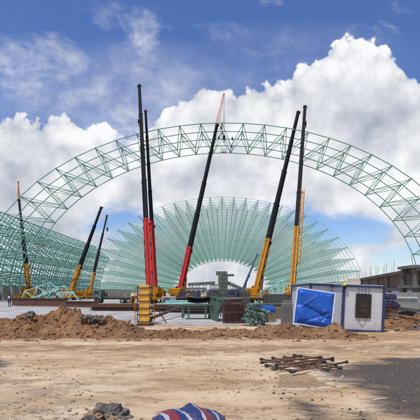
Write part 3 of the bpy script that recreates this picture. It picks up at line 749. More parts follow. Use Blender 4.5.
# ------------------------------------------------------------------ site cabins
def glyph_row(m, face, x0, z0, n, hgt, gap, y, vertical=False):
    """illegible painted characters: small clusters of strokes"""
    rnd = random.Random(int(x0 * 100) + n)
    for i in range(n):
        cx, cz = (x0, z0 - i * (hgt + gap)) if vertical else (x0 + i * (hgt + gap), z0)
        for k in range(3): 
            zz = cz - hgt / 2 + hgt * (k + .5) / 3 + rnd.uniform(-.01, .01); ln = hgt * rnd.uniform(.55, .95)
            m.box((cx, y, zz), (ln, .004, hgt * .11))
        for k in range(2):
            xx = cx + hgt * (-.25 + .5 * k) + rnd.uniform(-.02, .02)
            m.box((xx, y - .001, cz + rnd.uniform(-.02, .02)), (hgt * .11, .004, hgt * rnd.uniform(.5, .95)))
def cabin(name, x0, wd, yf, depth, hgt, z0, roll, label, yaw=0.0):
    t = bpy.data.objects.new(name, None); COL.objects.link(t); tag(t, label, 'site cabin', 'white site cabins')
    t.location = (x0, yf, z0); t.rotation_euler = (0, R(roll), R(yaw))
    def add(m, nm, mt, par=None):
        o = m.build(nm, mt); o.parent = par or t; return o
    m = MB(); m.box((wd / 2, depth / 2, hgt / 2), (wd - .1, depth - .1, hgt - .1)); 
    for k in range(1, int(wd / .6) + 1):      # panel seams
        m.box((k * wd / (int(wd / .6) + 1), .049, hgt / 2), (.025, .012, hgt - .3))
    add(m, 'wall', M_WHITE)
    for x in (0.05, wd - .05):
        for y in (.05, depth - .05):
            m = MB(); m.box((x, y, hgt / 2), (.13, .13, hgt - .24)); add(m, 'corner_post', M_NAVY)
    m = MB(); m.box((wd / 2, .04, hgt - .06), (wd + .05, .16, .13)); m.box((wd / 2, depth - .04, hgt - .06), (wd + .05, .16, .13))
    m.box((.03, depth / 2, hgt - .06), (.14, depth - .25, .13)); m.box((wd - .03, depth / 2, hgt - .06), (.14, depth - .25, .13)); add(m, 'roof_rail', M_NAVY)
    m = MB(); m.box((wd / 2, .05, .06), (wd, .15, .12)); m.box((wd - .05, depth / 2, .06), (.15, depth - .2, .12)); m.box((.05, depth / 2, .06), (.15, depth - .2, .12)); add(m, 'base_rail', M_NAVY)
    m = MB(); m.box((wd / 2, depth / 2, hgt + .015), (wd - .2, depth - .2, .05)); add(m, 'roof', M_OFFW)
    return t, add
pr = P(341.3, 293, 22.4)
CW = 42.3 / F * 22.4
tr, addr = cabin('site_cabin', pr.x, CW, 22.4, 5.8, 2.5, .06, 2.6, 'white site cabin with blue edges and a dark barred window')
wx0, wx1 = (355 - 341.3) / F * 22.4, (369.4 - 341.3) / F * 22.4
wz1, wz0 = 2.5 - (295.3 - 286.4) / F * 22.4, 2.5 - (318.6 - 286.4) / F * 22.4
wc = ((wx0 + wx1) / 2, (wz0 + wz1) / 2); ww, wh = wx1 - wx0, wz1 - wz0
m = MB(); m.box((wc[0], .035, wc[1]), (ww, .05, wh)); wn_ = addr(m, 'window', M_BRICK0)
m = MB()
for x in (-.5, .5): m.box((wc[0] + x * ww, .02, wc[1]), (.05, .08, wh + .05))
for z in (-.5, .5): m.box((wc[0], .0195, wc[1] + z * wh), (ww - .06, .076, .05))
addr(m, 'frame', M_DRK, wn_)
m = MB()
for k in range(1, 7): m.tube((wc[0] - ww / 2 + ww * k / 7, -.03, wc[1] - wh / 2), (wc[0] - ww / 2 + ww * k / 7, -.03, wc[1] + wh / 2), .010, .010, 6)
for k in (1, 2, 3): m.tube((wc[0] - ww / 2, -.036, wc[1] - wh / 2 + wh * k / 4), (wc[0] + ww / 2, -.036, wc[1] - wh / 2 + wh * k / 4), .010, .010, 6)
addr(m, 'window_bars', M_DRK, wn_)
m = MB(); m.box((wc[0] - .22, .02, wc[1]), (.015, .03, wh - .1)); m.box((wc[0] + .02, .018, wc[1] - .1), (ww * .42, .03, wh * .62)); addr(m, 'curtain', mat('brown curtain', (0.075, 0.05, 0.035), .9), wn_)
m = MB(); glyph_row(m, 0, wc[0] - .27, wz1 + .24, 4, .145, .04, .044); glyph_row(m, 0, wc[0] - .27, wz1 + .08, 4, .10, .085, .044); addr(m, 'lettering', M_INK)
m = MB(); pts_ = [Vector((wc[0] - .22 + .44 * k / 10, .02, wz0 - .02 - .42 * math.sin(math.pi * k / 10) ** .7)) for k in range(11)]; m.path(pts_, .009); addr(m, 'cable_loop', M_CABLE)
pl = P(308.3, 293, 24.6)
tl, addl = cabin('site_cabin', pl.x, 2.05, 24.6, 5.6, 2.62, .06, 2.2, 'white site cabin with rows of blue lettering, mostly hidden by the leaning blue board')
m = MB(); glyph_row(m, 0, .32, 2.19, 8, .15, .035, .044); glyph_row(m, 0, .32, 1.99, 8, .13, .055, .044); addl(m, 'lettering', M_INK)
m = MB(); glyph_row(m, 0, 1.76, 1.75, 7, .13, .03, .044, True); addl(m, 'vertical_lettering', M_INK)

def floodlight():
    p = P(344, 284, 22.3)
    t = thing('floodlight', p, 'square yellow floodlight on the corner of the white cabin roof', 'floodlight')
    m = MB(); m.box(p + Vector((0, 0, .02)), (.30, .14, .26), bev=.03); m.build('housing', M_LAMPY, t)
    m = MB(); m.box(p + Vector((0.02, -.075, .03)), (.22, .012, .17)); m.build('lens', mat('lamp lens', (0.75, 0.80, 0.35), .2), t)
    m = MB(); m.box(p + Vector((0.02, -.068, .03)), (.27, .012, .22)); m.build('bezel', M_BLK, t)
    m = MB(); m.box(p + Vector((0.12, .03, -.16)), (.05, .05, .2)); m.build('bracket', M_NAVY, t)
    p = P(349, 281.6, 23)
    t = thing('water_tank', (p.x, p.y, 2.5), 'small tan box on the white cabin roof beside the floodlight', 'box')
    m = MB(); m.box((p.x + .22, p.y, 2.72), (.62, .5, .36), bev=.04); m.build('body', M_PUTTY, t)
    m = MB(); m.tube((p.x - .12, p.y - .1, 2.5), (p.x - .2, p.y - .1, 2.86), .11, .08, 10); m.build('canister', M_OFFW, t)
    p = P(358, 276, 22.8)
    t = thing('dish_antenna', (p.x, p.y, 2.5), 'thin oval hoop antenna on a mast above the cabin window', 'antenna')
    m = MB(); m.tube((p.x, p.y, 2.42), (p.x, p.y, 2.78), .022, .022, 6); m.build('mast', M_GRYS, t)
    m = MB(); q = [Vector((p.x + .085 * math.cos(2 * math.pi * k / 20), p.y, 3.02 + .25 * math.sin(2 * math.pi * k / 20))) for k in range(21)]; m.path(q, .014); m.build('hoop', M_GRYS, t)
floodlight()

def board():
    pc = P(314.2, 308.2, 22.0)
    t = bpy.data.objects.new('notice_board', None); COL.objects.link(t)
    tag(t, 'dented blue board with a white edge, leaning against the site cabin', 'board')
    t.location = pc; t.rotation_euler = (R(-9), R(8.8), R(-2))
    W, H = 1.98, 1.90; n = 48; vs = []; fs = []
    def bulge(x, z):
        fi, fj = x / W + .5, z / H + .5
        edge_ = max(0, min(1, 8 * min(fi, 1 - fi), 8 * min(fj, 1 - fj)))
        cr = .05 * math.sin(3.2 * x + 5.5 * z + 1.2 * noise.noise((x * 1.5, z * 1.5, 2))) + .05 * noise.noise((x * 1.3, z * 1.6, 5)) + .03 * abs(noise.noise((x * 3 + z * 2, z * 4, 8)))
        cr += .06 * math.exp(-((x + .55) ** 2 + (z + .25) ** 2) / .06) - .085 * max(0, 1 - abs(z + .18 + .35 * x) / .16) - .06 * max(0, 1 - abs(z + .55 - .5 * x) / .12)
        cr += .05 * max(0, 1 - abs(z + .05 - .9 * (x + .7)) / .10) * (1 if x < .1 else 0)
        return -.02 - edge_ * max(0.0, .11 + cr * .8)
    for j in range(n + 1):
        for i in range(n + 1):
            x, z = W * (i / n - .5), H * (j / n - .5); vs.append((x, bulge(x, z), z))
    for j in range(n):
        for i in range(n):
            a = j * (n + 1) + i; fs.append((a, a + 1, a + n + 2, a + n + 1))
    m = MB(); m.add(vs, fs)
    bmz = bpy.data.materials.new('scuffed blue sheet'); bmz.use_nodes = True; tt = NT(bmz.node_tree); b = bmz.node_tree.nodes['Principled BSDF']
    o_ = tt.new('ShaderNodeTexCoord').outputs['Object']
    sc1 = tt.noise(tt.vm('MULTIPLY', o_, (5.0, 1, 1.2)), 3.0, 8, .7, .8); sc2 = tt.noise(o_, 1.6, 5, .6)
    cc = tt.mix(sc2, (0.005, 0.065, 0.36, 1), (0.012, 0.11, 0.50, 1))
    cc = tt.mix(tt.m('MULTIPLY', tt.sm(sc1, .60, .74), .22), cc, (0.16, 0.26, 0.50, 1))
    tt.l.new(cc, b.inputs['Base Color']); b.inputs['Roughness'].default_value = .42
    o = m.build('panel', bmz, smooth=True); o.parent = t
    m = MB()
    for sx in (-1, 1): m.box((sx * W / 2, 0, 0), (.055, .07, H + .055))
    for sz in (-1, 1): m.box((0, -.001, sz * H / 2), (W - .056, .066, .055))
    o = m.build('edge_frame', M_OFFW); o.parent = t
    m = MB(); m.box((0, .025, 0), (W, .02, H))
    for x in (-.5, 0, .5): m.box((x * W * .9, .05, 0), (.05, .05, H))
    o = m.build('back_frame', M_GRYS); o.parent = t
    m = MB()
    for x, z, lx, lz, tl in ((.50, -.62, .13, .05, .5), (.60, -.52, .07, .05, -.3), (.42, -.22, .03, .16, .2), (.50, -.05, .02, .12, .1), (.36, -.45, .09, .015, .9), (-.30, -.40, .12, .014, -.5), (.66, -.30, .03, .05, .4)):
        g = []
        for q in range(5):
            for e in (-1, 1):
                u_, v_ = lx * (q / 4 - .5), lz * e * .5 * (1 - abs(q / 2 - 1) * .6); xx, zz = x + u_ * math.cos(tl) - v_ * math.sin(tl), z + u_ * math.sin(tl) + v_ * math.cos(tl)
                g.append((xx, bulge(xx, zz) - .004, zz))
        m = MB(); m.add(g, [(q * 2, q * 2 + 2, q * 2 + 3, q * 2 + 1) for q in range(4)]); o = m.build('scratch_mark', M_OFFW); o.parent = t  # white scratches of the sheet, shaped as thin slips
board()
# grey rubble sack behind the board
p = G(288.5, 327.5); m = MB(); m.box((p.x, p.y + .6, .75), (.62, .7, 1.5), bev=.06); m.box((p.x + .05, p.y + .6, 1.56), (.5, .55, .14), bev=.04)
tag(m.build('concrete_block', M_CONCD, loc=(p.x, p.y + .6, 0)), 'dark grey upright concrete block just left of the blue board', 'concrete block')

# ------------------------------------------------------------------ soil heaps
soil = bpy.data.materials.new('orange brown soil'); soil.use_nodes = True
def _soil():
    t = NT(soil.node_tree); b = soil.node_tree.nodes['Principled BSDF']
    o_ = t.new('ShaderNodeTexCoord').outputs['Object']
    a = t.noise(o_, 1.1, 8, .6, .4); c = t.noise(o_, 7, 8, .7, .2); d = t.noise(o_, 40, 4, .7)
    cc = t.mix(t.sm(a, .35, .65), (0.20, 0.098, 0.048, 1), (0.36, 0.195, 0.095, 1))
    cc = t.mix(t.m('MULTIPLY', t.sm(c, .54, .68), .7), cc, (0.52, 0.34, 0.18, 1))
    cc = t.mix(t.m('MULTIPLY', t.sm(c, .45, .30), .7), cc, (0.085, 0.043, 0.024, 1))
    cc = t.mix(t.m('MULTIPLY', t.sm(t.noise(o_, 2.3, 6, .65, .3), .58, .70), .6), cc, (0.30, 0.26, 0.23, 1))
    t.l.new(cc, b.inputs['Base Color']); b.inputs['Roughness'].default_value = .97; b.inputs['Specular IOR Level'].default_value = .15
    bp = t.new('ShaderNodeBump'); bp.inputs['Strength'].default_value = .9; bp.inputs['Distance'].default_value = .06
    t.l.new(t.m('ADD', c, t.m('MULTIPLY', d, .5)), bp.inputs['Height']); t.l.new(bp.outputs[0], b.inputs['Normal'])
_soil()
def interp(tab, x):
    if x <= tab[0][0]: return tab[0][1]
    for (a, b), (c, d) in zip(tab[:-1], tab[1:]):
        if x <= c: return b + (d - b) * (x - a) / (c - a)
    return tab[-1][1]
def heap(name, x0, x1, y0, y1, tab, label, step=.05, seed=0.0, rough=1.0, ripple=.5):
    """soil bank: tab gives the crest height along x"""
    nx, ny = int((x1 - x0) / step) + 1, int((y1 - y0) / step) + 1
    vs, fs, H_ = [], [], {}
    for j in range(ny):
        for i in range(nx):
            x, y = x0 + i * step, y0 + j * step
            yy = y + ripple * noise.noise((x * .45, seed, 1.0)) + .25 * noise.noise((x * 1.6, seed, 4.0))
            t = (yy - y0) / (y1 - y0)
            prof = sstep(.0, .52, t) * sstep(1.0, .58, t)
            hh = interp(tab, x) * prof
            k = sstep(0.0, .25, prof) 
            r_ = fbm(x * 1.1, y * 1.1, seed, 3) * .20 + abs(fbm(x * 2.6, y * 2.6, seed + 9, 4)) * .22 + noise.cell((x * 7, y * 7, seed)) * .04 + fbm(x * 9, y * 9, seed + 3, 3) * .06
            z = hh * (1 + .14 * fbm(x * .9, y * .7, seed + 5, 3)) + r_ * k * rough * (.35 + .65 * clip(hh))
            if prof < .02: z = -.12
            H_[(i, j)] = z; vs.append((x, y, z - .02))
    for j in range(ny - 1):
        for i in range(nx - 1):
            if max(H_[(i, j)], H_[(i + 1, j)], H_[(i, j + 1)], H_[(i + 1, j + 1)]) < -.1: continue
            a = j * nx + i; fs.append((a, a + 1, a + nx + 1, a + nx))
    m = MB(); m.add(vs, fs); o = m.build(name, soil, loc=((x0 + x1) / 2, (y0 + y1) / 2, 0))
    tag(o, label, 'soil heap'); 
    def hf(x, y):
        i, j = int((x - x0) / step), int((y - y0) / step)
        return H_.get((i, j), -1)
    return hf
def hx(px, d=20.6): return (px - 210) / F * d
big_tab = [(hx(px), .76 * max(0, CAMH - (py - HZ) / F * 21.0)) for px, py in ((-60, 322), (-25, 318), (0, 316), (20, 313), (35, 309), (46, 307), (57, 305), (72, 306), (84, 310), (97, 313), (110, 317), (125, 321), (138, 328), (150, 336))]
hbig = heap('soil_heap', hx(-60), hx(150), 19.2, 23.0, big_tab, 'large heap of excavated orange brown soil on the left', seed=2.0)
low_tab = [(hx(px), .66 * max(0, CAMH - (py - HZ) / F * 20.6)) for px, py in ((132, 335), (145, 330), (165, 328), (178, 327), (195, 329), (215, 328), (235, 327), (255, 329), (262, 330))]
hlow = heap('soil_bank', hx(132), hx(262), 19.25, 21.6, low_tab, 'low bank of loose soil in front of the yellow column and trestle', seed=11.0, rough=.8)
rt_tab = [(hx(px), .74 * max(0, CAMH - (py - HZ) / F * 20.4)) for px, py in ((250, 332), (265, 324), (280, 322), (292, 324), (305, 326), (318, 325), (330, 321), (338, 323), (346, 331), (356, 334), (366, 336))]
hrt = heap('soil_bank', hx(250), hx(366), 19.15, 21.5, rt_tab, 'low bank of loose soil at the foot of the blue board and cabin', seed=23.0, rough=.8)
sc_tab = [(hx(px, 25.5), hh) for px, hh in ((380, .05), (388, .42), (396, .5), (404, .62), (412, .5), (422, .65), (440, .5), (470, .1))]
hsc = heap('soil_bank', hx(380, 25.5), hx(470, 25.5), 23.2, 27.6, sc_tab, 'rough bank of earth and rubble right of the white cabin', seed=31.0, rough=1.1)
heaps = [(hbig, hx(-60), hx(150), 19.3, 22.9), (hlow, hx(132), hx(262), 19.3, 21.5), (hrt, hx(250), hx(366), 19.2, 21.4), (hsc, hx(382, 25.5), hx(450, 25.5), 23.3, 27.4)]
# loose clods and stones: nobody could count them
m = MB()
for _ in range(6000):
    hf, a, b, c, d = heaps[random.choices((0, 1, 2, 3), (10, 4, 4, 3))[0]]
    x, y = random.uniform(a, b), random.uniform(c, d) if random.random() < .8 else c + .5 - 1.6 * random.random() ** 2
    z = max(hf(x, y), 0) - .02; r = min(.11, .018 * random.paretovariate(1.65))
    m.ball((x, y, z + r * .2), r, 1, (random.uniform(.8, 1.4), random.uniform(.7, 1.1), random.uniform(.5, .9)), .35, Matrix.Rotation(random.uniform(0, 6), 3, 'Z'))
tag(m.build('soil_clods', M_SOILR), kind='stuff', label='loose clods of soil scattered over the heaps')
m = MB()
for _ in range(12000):
    d = 5.2 + 14 * random.random() ** 1.3; x = random.uniform(-.62, .62) * d
    if noise.noise((x * .5, d * .7, 3)) < .12 and random.random() < .88: continue
    r = min(.034, .0050 * random.paretovariate(1.6))
    m.ball((x, d, gz(x, d) + r * .15), r, 1, (1.2, 1, .65), .35, Matrix.Rotation(random.uniform(0, 6), 3, 'Z'))
tag(m.build('gravel', M_STONE), kind='stuff', label='small stones and crumbs of earth scattered over the ground')
m = MB()
for _ in range(260):
    pl_ = random.choice(COAL_AND_SPOT[:3]); xs_ = [q[0] for q in pl_]; ys_ = [q[1] for q in pl_]
    x, y = random.uniform(min(xs_), max(xs_)), random.uniform(min(ys_), max(ys_))
    if in_poly(x, y, pl_) < -.3: continue
    r = min(.03, .0055 * random.paretovariate(1.7)); m.ball((x, y, gz(x, y) + r * .2), r, 1, (1.2, 1, .7), .35)
tag(m.build('coal_gravel', M_COALR), kind='stuff', label='black crumbs scattered on the dark patch of ground')
# lumps of rock one can tell apart
def rock(px, py, r, hf, label, mt=M_ROCK, sc=(1.2, .9, .75), group=None, z=None, d=None):
    if d: q = P(px, py, d)
    else: q = G(px, py)
    zz = q.z if d else gz(q.x, q.y)
    if hf: zz = max(hf(q.x, q.y), 0)
    mm = MB(); mm.ball((q.x, q.y, zz + r * .25), r, 4, sc, .42, Matrix.Rotation(random.uniform(0, 6), 3, 'Z'))
    o = mm.build('rock', mt, loc=(q.x, q.y, zz)); tag(o, label, 'rock', group)
rock(30.5, 316, .22, None, 'rounded grey boulder on the left shoulder of the big soil heap', sc=(1, 1, .9), d=20.4)
rock(92, 320, .25, None, 'broad grey lump on the right shoulder of the big soil heap', d=20.4)
rock(101, 321, .20, None, 'pointed grey lump near the right end of the big soil heap', d=20.5)
rock(84, 319, .16, None, 'small grey lump half buried near the middle of the big soil heap', d=20.3)
rock(107, 418, .19, None, 'largest dark grey lump beside the striped cloth, at the bottom edge', sc=(1.15, .9, .85))
rock(121, 417, .16, None, 'flat topped dark lump nearest the striped cloth', sc=(1.3, 1, .7))
rock(95, 420, .13, None, 'light brown lump left of the dark lumps', mt=M_STONE, sc=(1.2, 1, .8))
rock(89, 424, .11, None, 'small grey lump at the left end of the foreground pile')
rock(114, 423, .11, None, 'small pale lump between the two dark foreground lumps', mt=M_STONE)
rock(274, 369.6, .07, None, 'fist sized stone left of the crossed steel tubes')

# ------------------------------------------------------------------ yellow formwork column
def formwork():
    p = G(144.8, 325.5); d = p.y; s_ = d / F
    t = thing('column_formwork', (p.x, d, 0), 'tall yellow boarded column formwork with dark clamps', 'formwork')
    wd, hg = 10.2 * s_, 38.5 * s_; z0 = .12
    m = MB(); m.box((p.x, d, z0 + hg / 2), (wd, wd, hg), bev=.015); m.build('board_box', M_PLY, t)
    for k in range(6):
        z = z0 + hg * (.06 + .172 * k); m = MB()
        for sd in (-1, 1):
            m.bar((p.x - wd * .72, d + sd * (wd / 2 + .03), z), (p.x + wd * .72, d + sd * (wd / 2 + .03), z + (.03 if k % 2 else -.01)), .05, .05)
            m.bar((p.x + sd * (wd / 2 + .03), d - wd * .7, z + .055), (p.x + sd * (wd / 2 + .03), d + wd * .7, z + .055), .05, .05)
        m.build('clamp', M_DRK, t)
    for sx, hh in ((-1, .98), (1, 1.0)):
        for off in (.14, .30):
            m = MB(); x = p.x + sx * (wd / 2 + off); m.tube((x, d - .05, .0), (x, d - .05, z0 + hg * hh), .025, .025, 8)
            m.build('upright', M_DRK if off < .2 else M_YEL, t)
        m = MB()
        for k in range(5): z = z0 + hg * (.12 + .2 * k); m.tube((p.x + sx * (wd / 2 + .10), d - .05, z), (p.x + sx * (wd / 2 + .34), d - .05, z), .018, .018, 6)
        m.build('rungs', M_DRK, t)
    m = MB(); m.box((p.x, d, .06), (wd * 1.7, wd * 1.5, .12)); m.build('base_plate', M_DRK, t)
    m = MB(); m.bar((p.x + wd / 2, d, hg * .75), (p.x + wd * 2.0, d + .9, .06), .05, .05); m.build('brace', M_RUST, t)
    q = G(130, 331.5); m = MB(); m.box((q.x, q.y + .4, .22), (.62, .55, .40), bev=.03)
    tag(m.build('concrete_cube', M_CONC, loc=(q.x, q.y + .4, 0)), 'pale concrete block left of the yellow column foot', 'concrete block')
formwork()

# ------------------------------------------------------------------ stock yard in the middle
def pipes(name, c0, c1, r, rows, mt, label, cat, updir=(0, 0, 1), n=10, gap=1.02, group=None):
    """a bundle; every tube one thing"""
    c0, c1 = Vector(c0), Vector(c1); d = (c1 - c0).normalized(); sd = d.cross(Vector((0, 0, 1))).normalized()
    k = 0
    for row, cnt in enumerate(rows):
        for i in range(cnt):
            o = sd * (i - (cnt - 1) / 2) * 2 * r * gap + Vector((0, 0, r + row * r * 1.75)); j = d * random.uniform(-.25, .25)
            m = MB(); m.tube(c0 + o + j, c1 + o + j, r, r, n); m.tube(c0 + o + j - d * .004, c0 + o + j - d * .006, r * .8, r * .8, n)
            ob = m.build(name, mt, smooth=False, loc=c0); tag(ob, label, cat, group or label); k += 1
# mint tubes stacked left of the trestle
a = G(156, 310.5, .06); b = G(182, 305.5, .06)
pipes('steel_tube', (a.x, 52, .06), (a.x + 4.2, 56, .06), .14, (6, 5, 4), M_MINT, 'mint painted steel tube in the flat stack behind the yellow column', 'steel tube')
pipes('steel_tube', (a.x + .3, 57.5, .06), (a.x + 4.5, 61, .06), .14, (6, 5, 4, 2), M_MINT, 'mint painted steel tube in the stack just behind the flat stack', 'steel tube')
# rusty pipe lying from the column towards the trestle
p0, p1 = P(150, 318.5, 28), P(182, 306.5, 38); m = MB(); m.tube(p0, p1, .11, .11, 12); 
p0.z = .5; 
tag(m.build('rusty_pipe', M_RUST, smooth=True), 'long rusty pipe propped between the yellow column and the green trestle', 'pipe')
# long brown girders at the left
def girder(p, q, h_, label):
    t = thing('steel_girder', ((p.x + q.x) / 2, (p.y + q.y) / 2, 0), label, 'girder', 'rusty girders lying beyond the big soil heap')
    up = Vector((0, 0, 1)); z0 = h_ / 2 + .1
    m = MB(); m.bar(p + up * z0, q + up * z0, .06, h_ - .1); m.build('web', M_RUST, t)
    for zz in (.1 + .04, h_ + .06):
        m = MB(); m.bar(p + up * zz, q + up * zz, .42, .07); m.build('flange', M_RUST, t)
a, b = P(12, 293, 64), P(67, 293, 60); a.z = b.z = .06; girder(a, b, 1.2, 'long rusty girder lying behind the big soil heap beside a white helmeted worker')
a, b = P(66, 293, 58), P(99, 293, 56); a.z = b.z = .06; girder(a, b, .85, 'shorter dark rusty girder with a worker standing at its right end')
# green trestle with a dark load
def trestle():
    d0 = 32.5; L, Rr = P(181.5, 293, d0).x, P(212, 293, d0).x; zt = P(0, 305, d0).z
    t = thing('green_trestle', ((L + Rr) / 2, d0, .06), 'green steel trestle table carrying a dark bundle, behind the soil bank', 'trestle')
    m = MB(); m.box(((L + Rr) / 2, d0 + .6, zt), (Rr - L, 1.5, .14), bev=.02); m.build('top_frame', M_GREEN, t)
    for x in (L + .08, L + .55, Rr - .5, Rr - .08):
        for y in (d0 - .05, d0 + 1.25):
            if x in (L + .55, Rr - .5) and y > d0 + 1: continue
            m = MB(); m.box((x, y, (zt + .06) / 2), (.12, .12, zt - .20)); m.build('leg', M_GREEN, t)
    m = MB(); m.bar((L, d0 - .05, .48), (Rr, d0 - .05, .48), .08, .08); m.bar((L, d0 + 1.25, .48), (Rr, d0 + 1.25, .48), .08, .08); m.build('cross_rail', M_GREEN, t)
    m = MB(); n = 24; c = (L + Rr) / 2 + .15
    for k in range(26):
        y = d0 + .1 + random.random() * 1.0; r = .05
        w_ = random.uniform(.78, 1.0); z = zt + .13 + random.random() * .34
        pts_ = [Vector((c + w_ * (i / 6 - .5) * 1.9, y, z + .12 * (2 * i / 6 - 1) ** 2)) for i in range(7)]
        m.path(pts_, r, 6)
    tag(m.build('rebar_bundle', M_BLK, loc=(c, d0 + .6, zt)), 'sagging bundle of dark bars lying on the green trestle', 'bar bundle')
trestle()
# green steel frame plates right of the trestle
def hopper():
    p = G(221, 323.5); t = thing('hopper_frame', (p.x - .3, p.y + 2.5, 0), 'green steel frame with sloping side panels left of the rusty cage', 'steel frame')
    x0, x1 = P(209, 293, 33).x, P(221.5, 293, 33).x; zt = P(0, 297, 33).z
    m = MB(); m.add([(x0, 33.5, .1), (x1 - .45, 30.0, .1), (x1, 30.0, zt - .2), (x0 + .4, 33.5, zt), (x0 + .06, 33.55, .1), (x1 - .39, 30.05, .1), (x1 + .06, 30.05, zt - .2), (x0 + .46, 33.55, zt)],
                    [(0, 1, 2, 3), (7, 6, 5, 4), (0, 4, 5, 1), (1, 5, 6, 2), (2, 6, 7, 3), (3, 7, 4, 0)]); m.build('side_panel', M_GREEN, t)
    for x, y in ((x0, 33.6), (x1 - .4, 29.9), (x0 + .1, 36), (x1, 36)):
        m = MB(); m.box((x, y, zt / 2), (.13, .13, zt - .05)); m.build('leg', M_GREEN, t)
    m = MB(); m.bar((x0, 36, zt - .1), (x1, 36, zt - .1), .12, .16); m.bar((x0 + .3, 33.6, zt), (x1, 29.9, zt - .2), .12, .14); m.build('top_rail', M_GREEN, t)
    for k in range(5):
        f = (k + .5) / 5; m = MB(); a = Vector((x0, 33.45, .1)).lerp(Vector((x1 - .45, 29.95, .1)), f); b = Vector((x0 + .4, 33.45, zt)).lerp(Vector((x1, 29.95, zt - .2)), f); m.bar(a, b, .06, .08); m.build('stiffener', M_GREEN, t)
hopper()
# rusty cage of small parts
def cage():
    d = 28.2; x0, x1 = P(223.6, 0, d).x, P(245, 0, d).x; z1 = P(0, 301.5, d).z; z0 = .10; dp = 1.3
    t = thing('rusty_cage', ((x0 + x1) / 2, d + dp / 2, 0), 'square rusty steel cage full of tube ends, in the stock yard centre', 'cage')
    m = MB()
    for x in (x0, x1):
        for y in (d, d + dp): m.box((x, y, (z0 + z1) / 2), (.09, .09, z1 - z0))
    for z in (z0 + .04, (z0 + z1) / 2, z1 - .04):
        for y in (d, d + dp): m.bar((x0 + .045, y, z), (x1 - .045, y, z), .07, .085)
        for x in (x0, x1): m.bar((x, d + .045, z), (x, d + dp - .045, z), .07, .085)
    m.build('frame', M_RUSTR, t)
    m = MB(); n = 12
    for k in range(-n, n + 1):
        # diamond mesh on the front
        w_, h_ = x1 - x0, z1 - z0
        for sg in (-1, 1):
            xa = x0 + w_ * k / n; xb = xa + sg * h_
            ta = max(0, min(1, ((x0 if sg > 0 else x1) - xa) / (sg * h_))) if (xa < x0 and sg > 0) or (xa > x1 and sg < 0) else 0
            tb = min(1, ((x1 if sg > 0 else x0) - xa) / (sg * h_)) if sg != 0 else 1
            if tb <= ta or xa < x0 - h_ or xa > x1 + h_: continue
            if (sg < 0 and xa < x0) or (sg > 0 and xa > x1): continue
            m.bar((xa + sg * h_ * ta, d - .02 + .006 * sg, z0 + h_ * ta), (xa + sg * h_ * tb, d - .02 + .006 * sg, z0 + h_ * tb), .02, .022)
    m.build('mesh_front', M_RUSTR, t)
    m = MB()
    rr = .062
    nz, nxx = int((z1 - z0 - .2) / (2.1 * rr)), int((x1 - x0 - .12) / (2.1 * rr))
    for j in range(nz):
        for i in range(nxx):
            x, z = x0 + .12 + i * 2.1 * rr, z0 + .14 + j * 2.1 * rr
            m.tube((x, d + .08 + random.uniform(0, .06), z), (x, d + dp - .1, z), rr, rr, 8)
    tag(m.build('tube_ends', mat('dull tube steel', (0.11, 0.075, 0.065), .7, .2, .3, 6), t, loc=None), kind='stuff')
    m = MB()
    for k in range(14): m.tube((x0 + .1 + random.random() * .2, d + .1 + k * .08, z1 + .05 + random.random() * .1), (x1 - .1 - random.random() * .4, d + .1 + k * .08, z1 + .06 + random.random() * .12), .05, .05, 7)
    tag(m.build('pipe_pile', M_RUST, loc=((x0 + x1) / 2, d, z1)), 'loose rusty pipes lying on top of the square cage', 'pipe pile')
cage()
# green and teal fittings piled right of the cage
M_MINTD = mat('muted mint paint', (0.16, 0.30, 0.26), .6, 0, .2, 4)  # the mint paint again in a darker, muted tone
mixm = [mat('teal fittings', (0.055, 0.15, 0.14), .5, 0, .25, 5), M_GREEN, M_MINTD, M_STEELP, mat('light fittings', (0.27, 0.30, 0.28), .6)]
rnd = random.Random(31)
nparts = 0
for k in range(46):
    px = rnd.uniform(247, 268); d = rnd.uniform(26, 31); f = (px - 247) / 21
    zt = (1.25 - .55 * f) * rnd.random() ** .8
    c = P(px, 293, d); c.z = .12 + zt
    a = rnd.uniform(0, math.pi); tl_ = rnd.uniform(-.35, .35); ln = rnd.uniform(.35, .9)
    dv = Vector((math.cos(a), math.sin(a), tl_)).normalized() * ln / 2
    m = MB(); m.tube(c - dv, c + dv, .07, .07, 8); m.tube(c - dv * 1.12, c - dv * .92, .12, .10, 8); m.tube(c + dv * .92, c + dv * 1.12, .10, .12, 8)
    mi = rnd.randrange(5)
    nm_ = ('teal', 'dark green', 'mint', 'black', 'pale grey')[mi]
    tag(m.build('pipe_fitting', mixm[mi], loc=c), '%s flanged pipe fitting in the jumbled pile right of the rusty cage' % nm_, 'pipe fitting', '%s fittings in the pile' % nm_)
# timber strut next to the cage
p0, p1 = P(246, 309, 27.5), P(256, 325, 26.5); m = MB(); m.bar(p0, p1, .14, .12)
tag(m.build('timber_strut', M_WOOD), 'dark timber strut sloping down right of the rusty cage', 'timber')
# blue drum
p = P(267.5, 293, 30); t = thing('blue_drum', (p.x, p.y, .06), 'blue plastic drum lying beside the pile of fittings', 'drum')
m = MB(); zc = P(0, 310, 30).z; m.tube((p.x - .42, p.y, zc), (p.x + .42, p.y + .25, zc), .33, .33, 18)
for f in (-.3, 0, .3): m.tube((p.x + f - .025, p.y + f * .3 + .12, zc), (p.x + f + .025, p.y + f * .3 + .14, zc), .35, .35, 18)
m.build('body', M_BLUEP, t, smooth=False); m = MB(); m.tube((p.x + .40, p.y + .24, zc), (p.x + .45, p.y + .27, zc), .28, .28, 16); m.build('lid', M_BLUEP, t)
# its support
m = MB(); m.box((p.x, p.y + .1, (zc - .33) / 2 + .03), (1.1, .7, zc - .35), bev=.03); tag(m.build('wooden_crate', M_WOOD, loc=(p.x, p.y, 0)), 'low timber crate carrying the blue drum', 'crate')
